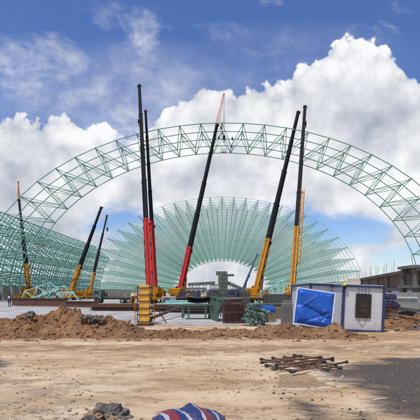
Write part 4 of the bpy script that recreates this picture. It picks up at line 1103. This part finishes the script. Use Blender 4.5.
# dark timber stack
x0, x1 = P(271, 0, 33).x, P(284, 0, 33).x
rl = 0
for j in range(5):
    for i in range(3):
        m = MB(); y = 33 + i * .3; z = .12 + j * .19; m.box(((x0 + x1) / 2 + random.uniform(-.06, .06), y, z), (x1 - x0, .26, .17), bev=.01)
        tag(m.build('timber_beam', M_WOOD, loc=((x0 + x1) / 2, y, z)), 'dark brown timber beam in the stack left of the upright concrete block', 'timber beam', 'timber beams in the stack by the board')
# assembled mint truss units lying on the ground
def unit(c, a, n, tilt, label, sz=2.6, mt=M_MINT):
    t = thing('truss_unit', c, label, 'truss unit', 'truss units waiting on the ground')
    Rm = Matrix.Rotation(a, 4, 'Z') @ Matrix.Rotation(tilt, 4, 'Y')
    Mx = Matrix.Translation(c) @ Rm
    ch, wb = MB(), MB(); ch.M = Mx; wb.M = Mx
    for k in range(n + 1):
        ch.tube((k * sz, 0, .1), (k * sz, sz, .1), .08, .08, 6)
        if k < n:
            for y in (0, sz): ch.tube((k * sz, y, .1), (k * sz + sz, y, .1), .08, .08, 6)
            q = ((k + .5) * sz, sz / 2, sz * .75)
            for x in (k, k + 1):
                for y in (0, sz): wb.tube(q, (x * sz, y, .1), .065, .065, 6)
            if k < n - 1: ch.tube(q, ((k + 1.5) * sz, sz / 2, sz * .75), .08, .08, 6)
    ch.build('chords', mt, t); wb.build('diagonals', mt, t)
unit(P(262, 293, 75) - Vector((0, 0, 1.9)), R(25), 3, R(-22), 'mint truss unit propped up between the two yellow cranes')
unit(P(273, 293, 82) - Vector((0, 0, 1.9)), R(40), 3, R(-28), 'mint truss unit tilted up just left of the upright yellow crane')
unit(P(20, 293, 84) - Vector((0, 0, 1.9)), R(10), 3, R(-20), 'mint truss unit propped above the rusty girder at the far left')
unit(P(36, 293, 90) - Vector((0, 0, 1.9)), R(-10), 3, R(-14), 'mint truss unit lying in front of the piers left of the leaning crane')
unit(P(50, 293, 78) - Vector((0, 0, 2.0)), R(5), 2, R(-4), 'low mint truss unit lying flat behind the big soil heap')

# dark machines and stores round the feet of the cranes
def store_box(px, d, w_, h_, dp, paint, label, nm='tool_container', yaw=0.0):
    c = P(px, 293, d); t = thing(nm, (c.x, c.y, .06), label, 'container')
    Mx = Matrix.Translation((c.x, c.y, .06)) @ rotz(R(yaw))
    def mk(): q = MB(); q.M = Mx; return q
    m = mk(); m.box((0, 0, h_ / 2 + .1), (w_, dp, h_)); n = int(w_ / .3)
    for k in range(n): m.box((-w_ / 2 + w_ * (k + .5) / n, -dp / 2 - .012, h_ / 2 + .1), (.12, .03, h_ - .3))
    m.build('body', paint, t)
    for x in (-1, 1):
        for y in (-1, 1): m = mk(); m.box((x * w_ / 2, y * dp / 2, h_ / 2 + .1), (.12, .12, h_ + .06)); m.build('corner_post', M_DRK, t)
    m = mk(); m.box((w_ * .2, -dp / 2 - .04, h_ * .5 + .05), (w_ * .3, .04, h_ * .8)); m.build('door', M_STEELP, t)
def generator(px, d, label, paint):
    c = P(px, 293, d); t = thing('generator', (c.x, c.y, .06), label, 'generator')
    m = MB(); m.box((c.x, c.y, 1.0), (2.4, 1.2, 1.1), bev=.08); m.build('body', paint, t)
    m = MB(); m.box((c.x, c.y, .38), (2.6, 1.1, .14)); m.build('chassis', M_DRK, t)
    m = MB(); m.tube((c.x + .7, c.y, 1.5), (c.x + .7, c.y, 2.0), .07, .07, 8); m.build('exhaust', M_DRK, t)
    for sx in (-.8, .8):
        for sy in (-.6, .6): wheel((c.x + sx, c.y + sy, .36), t, (0, 1, 0), .3, .2)
    m = MB()
    for k in range(6): m.box((c.x - .75 + k * .16, c.y - .61, 1.0), (.09, .02, .6))
    m.build('louvre', M_BLK, t)
def flatbed(px, d, label, yaw, paint):
    c = P(px, 293, d); t = thing('flatbed_truck', (c.x, c.y, .06), label, 'truck'); Mx = Matrix.Translation((c.x, c.y, .06)) @ rotz(R(yaw))
    def mk(): q = MB(); q.M = Mx; return q
    m = mk(); m.box((-.8, 0, .95), (8.2, 1.0, .3)); m.build('chassis', M_DRK, t)
    m = mk(); m.box((-1.7, 0, 1.25), (6.4, 2.4, .18)); m.box((1.45, 0, 1.7), (.1, 2.4, .9)); m.build('bed', M_STEELP, t)
    m = mk(); m.box((2.7, 0, 1.75), (1.9, 2.3, 1.9), taper=.9, bev=.1); cb_ = m.build('cab', paint, t)
    m = mk(); m.box((3.62, 0, 2.1), (.08, 1.9, .75)); m.box((2.8, 1.12, 2.1), (.9, .08, .6)); m.box((2.8, -1.12, 2.1), (.9, .08, .6)); m.build('window', M_GLASS, cb_)
    for x in (2.6, -2.4, -3.7):
        for sy in (-1, 1): wheel(Mx @ Vector((x, sy * 1.0, .5)), t, Mx.to_3x3() @ Vector((0, 1, 0)), .5, .32)
flatbed(200, 78, 'dark flatbed truck parked between the leaning red crane and the green trestle', 8, M_STEELP)
flatbed(249, 74, 'dark blue flatbed truck at the foot of the leaning yellow crane', 165, M_PURP)
flatbed(112, 84, 'dark flatbed truck parked in front of the piers left of the tallest crane', 175, M_GREEN)
generator(231, 52, 'dark green wheeled generator behind the rusty cage', M_GREEN)
generator(241, 56, 'black wheeled generator right behind the rusty cage', M_STEELP)
generator(169, 70, 'grey wheeled generator behind the mint tube stacks', M_GRYS)
store_box(219, 66, 3.0, 1.9, 2.2, M_STEELP, 'dark grey tool container left of the generators')
store_box(277, 58, 3.2, 1.8, 2.0, M_STEELP, 'dark tool container behind the timber stack')
store_box(190, 92, 4.5, 2.3, 2.4, M_PURP, 'dark blue tool container behind the flatbed truck')
store_box(237, 90, 5.0, 2.4, 2.4, M_GREEN, 'green tool container between the conveyor tower and the leaning yellow crane', yaw=6)
def bars(px, d, ln, n, mt, label, yaw):
    c = P(px, 293, d); c.z = .06; m = MB(); m.M = Matrix.Translation(c) @ rotz(R(yaw))
    for k in range(n):
        y, z = random.uniform(-.55, .55), .08 + random.random() ** 1.4 * .7; e = random.uniform(-.3, .3)
        m.tube((-ln / 2 + e, y, z), (ln / 2 + e, y + random.uniform(-.1, .1), z), .06, .06, 6)
    for x in (-.3, .3): m.box((x * ln, 0, .04), (.14, 1.5, .08))
    tag(m.build('bar_bundle', mt, loc=c), label, 'bar bundle')
bars(214, 45, 5.5, 40, M_RUST, 'bundle of rusty bars lying behind the green steel frame', 12)
bars(196, 44, 6.0, 40, M_DRK, 'bundle of dark bars lying behind the green trestle', -6)
bars(257, 42, 4.5, 34, M_DRK, 'bundle of dark bars lying behind the jumbled fittings', 8)
bars(176, 46, 5.0, 30, M_RUST, 'bundle of rusty bars in front of the mint tube stacks', 4)
bars(118, 48, 6.0, 30, M_RUST, 'bundle of rusty bars lying left of the yellow column', -5)
bars(268, 50, 4.0, 34, M_GREEN, 'bundle of green bars behind the blue drum', 14)

# ------------------------------------------------------------------ scrap at the right of the cabin
def scrap():
    rnd = random.Random(5)
    for k in range(22):
        a = P(rnd.uniform(386, 402), 293, 25 + rnd.random() * 2.5); b = a + Vector((rnd.uniform(1.4, 2.6), rnd.uniform(-2.6, -.6), 0))
        a.z = .25 + rnd.random() * .55; b.z = .15 + rnd.random() * .3
        m = MB(); m.bar(a, b, rnd.uniform(.05, .12), rnd.uniform(.04, .07)); kind_ = rnd.random() < .6
        tag(m.build('plank', M_WOOD if kind_ else M_RUST, loc=a), ('weathered plank' if kind_ else 'rusty flat bar') + ' in the scrap heap right of the white cabin', 'plank' if kind_ else 'steel bar',
            'planks in the scrap heap' if kind_ else 'steel bars in the scrap heap')
    x0, x1 = P(386, 0, 28).x, P(398, 0, 28).x
    t = thing('scrap_bin', ((x0 + x1) / 2, 28.5, 0), 'open rusty mesh bin right of the white cabin', 'bin')
    z1 = P(0, 306, 28).z
    m = MB(); m.box(((x0 + x1) / 2, 28.5, .12), (x1 - x0, 1.1, .1)); m.build('base', M_RUST, t)
    for y in (28, 29.1):
        m = MB()
        for i in range(9): m.bar((x0 + (x1 - x0) * i / 8, y, .15), (x0 + (x1 - x0) * i / 8, y, z1), .05, .04)
        for j in range(5): m.bar((x0, y - .03, .2 + (z1 - .2) * j / 4), (x1, y - .03, .2 + (z1 - .2) * j / 4), .04, .05)
        m.build('side_panel', M_RUST, t)
    for x in (x0, x1):
        m = MB()
        for i in range(1, 5): m.bar((x, 28 + 1.1 * i / 5, .15), (x, 28 + 1.1 * i / 5, z1), .05, .04)
        m.bar((x, 28.03, z1 - .03), (x, 29.07, z1 - .03), .05, .06); m.build('side_panel', M_RUST, t)
    for i, (px, z, dd) in enumerate(((387.5, 1.45, 28.4), (390.2, 1.50, 28.6), (393, 1.44, 28.3), (388.8, 1.95, 28.5), (391.6, 1.93, 28.6), (395.3, 1.30, 28.7))):
        q = P(px, 293, dd); m = MB(); q.z = z - .1
        m.tube(q - Vector((0, .35, 0)), q + Vector((0, .35, 0)), .13, .13, 16); m.tube(q - Vector((0, .37, 0)), q - Vector((0, .30, 0)), .2, .2, 16); m.tube(q + Vector((0, .30, 0)), q + Vector((0, .37, 0)), .2, .2, 16)
        tag(m.build('cable_reel', M_PURP, loc=q), 'purple blue plastic reel piled on the rusty mesh bin', 'reel', 'purple reels on the mesh bin')
    for k in range(12):
        q = P(rnd.uniform(400, 424), 293, 30 + rnd.random() * 3); q.z = .12 + rnd.random() * .75
        m = MB(); m.box(q, (rnd.uniform(1.0, 2.2), rnd.uniform(.6, 1.2), rnd.uniform(.06, .16)), rot=Matrix.Rotation(rnd.uniform(-.2, .2), 3, 'Y') @ Matrix.Rotation(rnd.uniform(-.5, .5), 3, 'Z'))
        tag(m.build('steel_plate', M_STEELP, loc=q), 'dark steel plate in the pile by the fence at the right edge', 'steel plate', 'steel plates in the pile by the fence')
    p = P(385.5, 291, 27.9)
    t = thing('barrier_board', (p.x, 29.4, 0), 'black and white striped barrier board beside the cabin corner', 'barrier')
    m = MB(); m.box((p.x + .25, 29.4, p.z), (.8, .05, .30)); m.build('board', M_OFFW, t)
    for k in range(3): m = MB(); x = p.x + .02 + k * .24; m.add([(x - .08, 29.37, p.z - .15), (x + .04, 29.37, p.z - .15), (x + .14, 29.37, p.z + .15), (x + .02, 29.37, p.z + .15)], [(0, 1, 2, 3)]); m.build('stripe', M_BLK, t)
    m = MB(); m.box((p.x, 29.46, p.z / 2), (.06, .06, p.z)); m.box((p.x + .5, 29.46, p.z / 2), (.06, .06, p.z)); m.build('legs', M_GRYS, t)
    for i, (px, py, r) in enumerate(((402, 328, .3), (409, 325, .4), (415, 330, .3), (398, 331, .2))):
        rock(px, py, r, None, ('broken grey rubble lump in front of the steel plates', 'largest rubble lump beside the steel plates', 'brown rubble lump at the right edge', 'small rubble lump at the end of the planks')[i], M_ROCK if i % 2 == 0 else M_STONE)
scrap()

# ------------------------------------------------------------------ crossed tubes on the ground
def node_tube(a, b, za, zb, label, r=.028):
    p, q = G(*a, za), G(*b, zb); p.z = za + gz(p.x, p.y); q.z = zb + gz(q.x, q.y)
    t = thing('frame_tube', ((p + q) / 2), label, 'steel tube', 'rusty frame tubes crossed on the ground')
    d = (q - p).normalized()
    m = MB(); m.tube(p + d * .14, q - d * .14, r, r, 12); m.build('tube', mat('brown tube steel', (0.17, 0.095, 0.065), .8, .1, .3, 9, (0.26, .16, .11), .4), t, True)
    for e, sg in ((p, 1), (q, -1)):
        m = MB(); m.tube(e + d * sg * .16, e + d * sg * .07, r * 1.05, r * .75, 12); m.tube(e + d * sg * .075, e + d * sg * .03, r * 1.5, r * 1.5, 6); m.ball(e, r * 1.7, 2); m.build('end_node', M_DRK, t)
tubes = [((261, 358.5), (304, 367.6), .06, .06, 'crossed rusty tube with its end farthest left'), ((272.5, 357.5), (318, 366.6), .06, .06, 'rusty tube running parallel beside the leftmost one'),
         ((284, 356), (336, 365.2), .06, .06, 'middle one of the tubes running down to the right'), ((293.8, 354.6), (333, 360.2), .06, .06, 'rusty tube at the far side of the crossed pile'),
         ((261.5, 362.2), (321, 357.0), .118, .118, 'upper rusty tube laid across the far ends'), ((276, 364.6), (333, 358.6), .118, .118, 'upper rusty tube laid across the middle of the pile'),
         ((293, 369.8), (347, 361.5), .118, .118, 'upper rusty tube nearest the camera, reaching farthest right'), ((276, 367.6), (325, 361.8), .118, .118, 'short upper rusty tube next to the nearest one'),
         ((285, 362.5), (328, 370), .06, .06, 'lower rusty tube closest to the dark patch'), ((268, 361), (301, 356.2), .118, .118, 'short upper rusty tube at the far left corner'),
         ((306, 364), (341, 368.4), .06, .06, 'short lower rusty tube at the right end of the pile'), ((266, 365), (291, 370.5), .06, .06, 'short lower rusty tube at the near left corner')]
for a, b, za, zb, lb in tubes: node_tube(a, b, za, zb, lb)

# lime lines
def lime(pts_, w_, name='lime_line'):
    vs, fs = [], []
    ws = [G(a, b) for a, b in pts_]; P_ = []
    for a, b in zip(ws[:-1], ws[1:]):
        n = max(2, int((b - a).length / .05))
        for k in range(n): P_.append(a.lerp(b, k / n))
    P_.append(ws[-1])
    for i, p in enumerate(P_):
        q = P_[min(i + 1, len(P_) - 1)] - P_[max(i - 1, 0)]; q.normalize(); n_ = Vector((-q.y, q.x, 0))
        wl = w_ * (.65 + .9 * abs(noise.noise((p.x * 6, p.y * 6, 1)))); wr = w_ * (.65 + .9 * abs(noise.noise((p.x * 6, p.y * 6, 7))))
        for s_ in (-wl, -wl * .3, wr * .3, wr):
            x, y = p.x + n_.x * s_, p.y + n_.y * s_; vs.append((x, y, gz(x, y) + (.012 if abs(s_) < w_ * .45 else .002)))
    for i in range(len(P_) - 1):
        if noise.noise((P_[i].x * 3.1, P_[i].y * 3.1, 5)) > .16: continue
        for k in range(3): a = i * 4 + k; fs.append((a, a + 1, a + 5, a + 4))
    m = MB(); m.add(vs, fs); tag(m.build(name, M_LIME, smooth=True), kind='structure')
lime([(270, 388.5), (290, 389.2), (312, 388.4), (340, 387)], .04)
lime([(325, 361), (326, 368), (318, 371), (305, 372), (285, 372.6)], .018)
lime([(318, 371), (326, 377), (334, 383)], .018)
lime([(336, 381), (343, 376)], .018)
lime([(372, 399.5), (386, 398.5)], .018)
lime([(326, 369), (336, 369)], .018)

# ------------------------------------------------------------------ striped cloth heap in the foreground
def cloth():
    c = G(187, 427); d = c.y; c = Vector((P(187.5, 0, d).x, d, 0))
    nx, ny = 120, 90; W, D = 1.22, 1.2; vs, fs = [], []
    for j in range(ny + 1):
        for i in range(nx + 1):
            a, b = i / nx * 2 - 1, j / ny * 2 - 1
            x, y = a * W * .5, b * D * .5
            env = max(0, 1 - (abs(a) ** 2.2) - (abs(b) ** 2.6))
            z = .25 * env ** .55
            z += .055 * math.exp(-((a - .10) / .5) ** 2 - ((b + .05) / .7) ** 2)
            z += env ** .4 * (.028 * math.sin(6.5 * a + 2.2 * b + 2.0 * noise.noise((a * 1.5, b * 1.5, 0))) + .035 * noise.noise((a * 2.3, b * 2.0, 3)) + .02 * abs(noise.noise((a * 5, b * 4, 6))) - .012 * abs(noise.noise((a * 9 + b * 4, b * 6, 2))))
            x += .05 * noise.noise((a * 2, b * 2, 9)); y += .05 * noise.noise((a * 2, b * 2, 14))
            vs.append((c.x + x, c.y + y, max(z, .0) + gz(c.x + x, c.y + y) + .004))
    for j in range(ny):
        for i in range(nx):
            a = j * (nx + 1) + i; fs.append((a, a + 1, a + nx + 2, a + nx + 1))
    m = MB(); m.add(vs, fs)
    mt = bpy.data.materials.new('striped woven plastic'); mt.use_nodes = True; t = NT(mt.node_tree); b = mt.node_tree.nodes['Principled BSDF']
    o_ = t.new('ShaderNodeTexCoord').outputs['Object']; s3 = t.new('ShaderNodeSeparateXYZ'); t.l.new(o_, s3.inputs[0])
    ph = t.m('ADD', t.m('MULTIPLY', s3.outputs[0], 1.75), t.m('ADD', t.m('MULTIPLY', s3.outputs[1], 0.9), t.m('MULTIPLY', t.noise(o_, 2.2, 2, .4), .35)))
    fr = t.m('FRACT', ph)
    cr = t.new('ShaderNodeValToRGB'); cr.color_ramp.interpolation = 'CONSTANT'
    el = cr.color_ramp.elements; el[0].position = 0; el[0].color = (0.016, 0.027, 0.12, 1); el[1].position = .34; el[1].color = (0.40, 0.38, 0.43, 1)
    for ps, cl in ((.44, (0.21, 0.02, 0.03, 1)), (.70, (0.016, 0.027, 0.12, 1)), (.90, (0.38, 0.36, 0.42, 1))):
        e = el.new(ps); e.color = cl
    t.l.new(fr, cr.inputs[0])
    dd = t.noise(o_, 4, 6, .6)
    t.l.new(t.mix(t.m('MULTIPLY', t.sm(dd, .45, .75), .28), cr.outputs[0], (0.24, 0.17, 0.13, 1)), b.inputs['Base Color']); b.inputs['Roughness'].default_value = .5
    wv = t.new('ShaderNodeTexWave'); wv.inputs['Scale'].default_value = 90; t.l.new(o_, wv.inputs['Vector'])
    bp = t.new('ShaderNodeBump'); bp.inputs['Strength'].default_value = .15; bp.inputs['Distance'].default_value = .004; t.l.new(wv.outputs['Fac'], bp.inputs['Height']); t.l.new(bp.outputs[0], b.inputs['Normal'])
    o = m.build('striped_cloth', mt, smooth=True, loc=c); tag(o, 'crumpled red, blue and white striped woven cloth heaped on the sand', 'cloth')
cloth()

# ------------------------------------------------------------------ people
def person(pos, face, pose, shirt, trousers, helmet, label, hgt=1.72, group=None):
    """one continuous skinned body; helmet and vest are children"""
    k = hgt / 1.72
    J = {}
    sit = pose == 'sit'; hip = .95 if not sit else .16
    J['pel'] = (0, 0, hip); J['waist'] = (0, -.01, hip + .17); J['chest'] = (0, .0, hip + .40); J['neck'] = (0, .02, hip + .56); J['head'] = (0, .035, hip + .66); J['top'] = (0, .03, hip + .78)
    if pose == 'bend':
        J['waist'] = (0, .08, hip + .15); J['chest'] = (0, .27, hip + .32); J['neck'] = (0, .40, hip + .40); J['head'] = (0, .48, hip + .45); J['top'] = (0, .54, hip + .55)
    cx, cy, cz = J['chest']
    for s_, n in ((-1, 'l'), (1, 'r')):
        J['sh' + n] = (s_ * .20, cy, cz + .08)
        if pose == 'reach': J['el' + n] = (s_ * .27, cy + .20, cz - .02); J['wr' + n] = (s_ * .20, cy + .44, cz + .06); J['ha' + n] = (s_ * .18, cy + .53, cz + .08)
        elif pose == 'bend': J['el' + n] = (s_ * .24, cy + .10, cz - .2); J['wr' + n] = (s_ * .20, cy + .20, cz - .42); J['ha' + n] = (s_ * .19, cy + .23, cz - .52)
        elif sit: J['el' + n] = (s_ * .27, cy + .06, cz - .2); J['wr' + n] = (s_ * .22, cy + .30, cz - .16); J['ha' + n] = (s_ * .2, cy + .38, cz - .13)
        else: J['el' + n] = (s_ * .27, cy - .03, cz - .2); J['wr' + n] = (s_ * .29, cy + .05, cz - .44); J['ha' + n] = (s_ * .285, cy + .09, cz - .53)
        J['hi' + n] = (s_ * .10, 0, hip - .05)
        st = .10 * s_ if pose == 'walk' else 0
        if sit: J['kn' + n] = (s_ * .13, .42, hip + .0); J['an' + n] = (s_ * .13, .46, hip - .42); J['to' + n] = (s_ * .14, .62, hip - .46)
        else: J['kn' + n] = (s_ * .11, .02 + st, .5); J['an' + n] = (s_ * .12, -.02 + st * 2, .09); J['to' + n] = (s_ * .14, .15 + st * 2, .05)
    E = [('pel', 'waist'), ('waist', 'chest'), ('chest', 'neck'), ('neck', 'head'), ('head', 'top')]
    for n in 'lr': E += [('chest', 'sh' + n), ('sh' + n, 'el' + n), ('el' + n, 'wr' + n), ('wr' + n, 'ha' + n), ('pel', 'hi' + n), ('hi' + n, 'kn' + n), ('kn' + n, 'an' + n), ('an' + n, 'to' + n)]
    RAD = dict(pel=.15, waist=.14, chest=.165, neck=.06, head=.095, top=.075, sh=.075, el=.052, wr=.036, ha=.042, hi=.095, kn=.066, an=.05, to=.045)
    names = list(J); me = bpy.data.meshes.new('person'); me.from_pydata([Vector(J[n]) * k for n in names], [(names.index(a), names.index(b)) for a, b in E], [])
    o = bpy.data.objects.new('person', me); COL.objects.link(o)
    sk = o.modifiers.new('skin', 'SKIN'); sk.use_smooth_shade = True
    for i, n in enumerate(names):
        r = RAD.get(n, RAD.get(n[:-1], .06)) * k; sv_ = me.skin_vertices[0].data[i]
        sv_.radius = (r, r * (.72 if n in ('chest', 'waist', 'pel') else 1)); sv_.use_root = (n == 'pel')
    sb = o.modifiers.new('sub', 'SUBSURF'); sb.levels = 1; sb.render_levels = 1
    dg = bpy.context.evaluated_depsgraph_get(); nm = bpy.data.meshes.new_from_object(o.evaluated_get(dg))
    o.modifiers.clear(); o.data = nm
    nm.materials.clear()
    for mm in (trousers, shirt, M_SKIN, M_BLK): nm.materials.append(mm)
    nk = Vector(J['neck']) * k
    for f in nm.polygons:
        c = f.center; hand = min((c - Vector(J['ha' + n]) * k).length for n in 'lr'); foot = min((c - Vector(J['to' + n]) * k).length for n in 'lr')
        hd = (c - Vector(J['head']) * k).length
        f.material_index = 2 if (hand < .075 * k or hd < .13 * k) else 3 if foot < .13 * k else (1 if (c.z > (hip + .06) * k and not (sit and c.y > .16 * k and c.z < (hip + .12) * k)) else 0)
    o.location = pos; o.rotation_euler = (0, 0, face)
    tag(o, label, 'person', group)
    m = MB(); h_ = Vector(J['head']) * k; tp = Vector(J['top']) * k; ax = (tp - h_).normalized(); q = ax.to_track_quat('Z', 'Y').to_matrix()
    n = 14; vs, fs = [], []
    for j in range(6):
        a = j / 5 * math.pi / 2
        for i in range(n): b = 2 * math.pi * i / n; vs.append(h_ + ax * .035 + q @ Vector((.125 * math.cos(a) * math.cos(b), .145 * math.cos(a) * math.sin(b), .15 * math.sin(a))))
    for i in range(n): b = 2 * math.pi * i / n; vs.append(h_ + ax * .03 + q @ Vector((.15 * math.cos(b), .18 * math.sin(b), 0)))
    for j in range(5):
        for i in range(n): fs.append((j * n + i, j * n + (i + 1) % n, j * n + n + (i + 1) % n, j * n + n + i))
    for i in range(n): fs.append((6 * n + i, 6 * n + (i + 1) % n, (i + 1) % n, i))
    m.add(vs, fs); ho = m.build('helmet', helmet, smooth=True); ho.parent = o
    return o
C_NAVY = mat('navy cloth', (0.03, 0.035, 0.06), .9); C_BLK = mat('black cloth', (0.02, 0.02, 0.022), .9); C_BLUE = mat('blue cloth', (0.06, 0.10, 0.22), .9)
C_ORG = mat('orange cloth', (0.55, 0.16, 0.04), .9); C_GREY = mat('grey cloth', (0.18, 0.18, 0.18), .9); C_WHT = mat('white cloth', (0.6, 0.6, 0.58), .9)
H_W = mat('white helmet', (0.72, 0.73, 0.76), .3); H_Y = mat('yellow helmet', (0.7, 0.5, 0.05), .3); H_R = mat('red helmet', (0.55, 0.05, 0.04), .3); H_B = mat('blue helmet', (0.05, 0.13, 0.45), .3)
def gp(px, d): q = P(px, 293, d); q.z = .06; return q
person(gp(9.5, 60), R(200), 'bend', C_BLUE, C_NAVY, H_W, 'worker in a white helmet bending at the left end of the long girder')
person(gp(56.7, 69), R(160), 'stand', C_NAVY, C_NAVY, H_R, 'worker in dark clothes standing behind the long rusty girder')
person(gp(96.3, 57), R(-20), 'stand', C_BLK, C_NAVY, H_B, 'worker in black standing at the right end of the short girder')
person(gp(125.5, 78), R(100), 'walk', C_ORG, C_NAVY, H_Y, 'worker in an orange top walking left of the yellow column')
person(gp(133.3, 66), R(60), 'stand', C_NAVY, C_BLK, H_Y, 'worker in navy standing just left of the yellow column')
person(gp(163, 78), R(180), 'stand', C_BLK, C_BLK, H_Y, 'worker in black standing behind the mint tube stacks')
person(gp(170, 80), R(120), 'walk', C_BLUE, C_NAVY, H_R, 'worker in blue walking by the leaning red crane')
person(gp(187, 79), R(220), 'stand', C_GREY, C_NAVY, H_R, 'worker in grey standing at the foot of the leaning red crane')
person(gp(205, 85), R(30), 'stand', C_ORG, C_BLK, H_Y, 'worker in orange standing behind the green trestle')
def onarch(px, py, lab, pose='sit', sh=C_NAVY):
    q = P(px, py, S0 + BAY * .6); person(q - Vector((0, 0, .2)), R(180), pose, sh, C_BLK, H_R if px < 225 else H_B, lab)
onarch(232.4, 139.6, 'worker sitting high on the arch, the upper one of the pair'); onarch(231.8, 147, 'worker sitting high on the arch, the lower one of the pair')
onarch(219, 138.6, 'worker on the arch right beside the tip of the leaning crane boom')
onarch(221, 128.5, 'worker at the very top of the arch above the crane tip', sh=C_ORG)
def basket(p, mt, label, w_=1.8):
    t = thing('work_basket', p, label, 'basket')
    m = MB(); m.box(p, (w_, 1.0, .1)); m.build('floor', M_GRYS, t)
    m = MB()
    for x in (-.5, 0, .5):
        for y in (-.45, .45): m.tube(p + Vector((x * w_, y, 0)), p + Vector((x * w_, y, 1.0)), .05, .05, 6)
    for z in (.5, 1.0):
        for y in (-.45, .45): m.tube(p + Vector((-w_ / 2, y, z)), p + Vector((w_ / 2, y, z)), .05, .05, 6)
        for x in (-.5, .5): m.tube(p + Vector((x * w_, -.45, z)), p + Vector((x * w_, .45, z)), .05, .05, 6)
    m.build('guard_rail', mt, t)
    m = MB(); 
    for x in (-.5, .5): m.tube(p + Vector((x * w_, 0, 1.0)), p + Vector((0, 0, 3.0)), .03, .03, 5)
    m.build('sling', M_CABLE, t)
basket(P(223.6, 152.5, S0 + BAY), M_OFFW, 'white work basket hanging under the arch crown from the lattice jib', 1.6)
basket(P(41.5, 247, 139), M_RED, 'red work basket hanging on the vault side at the left', 2.4)
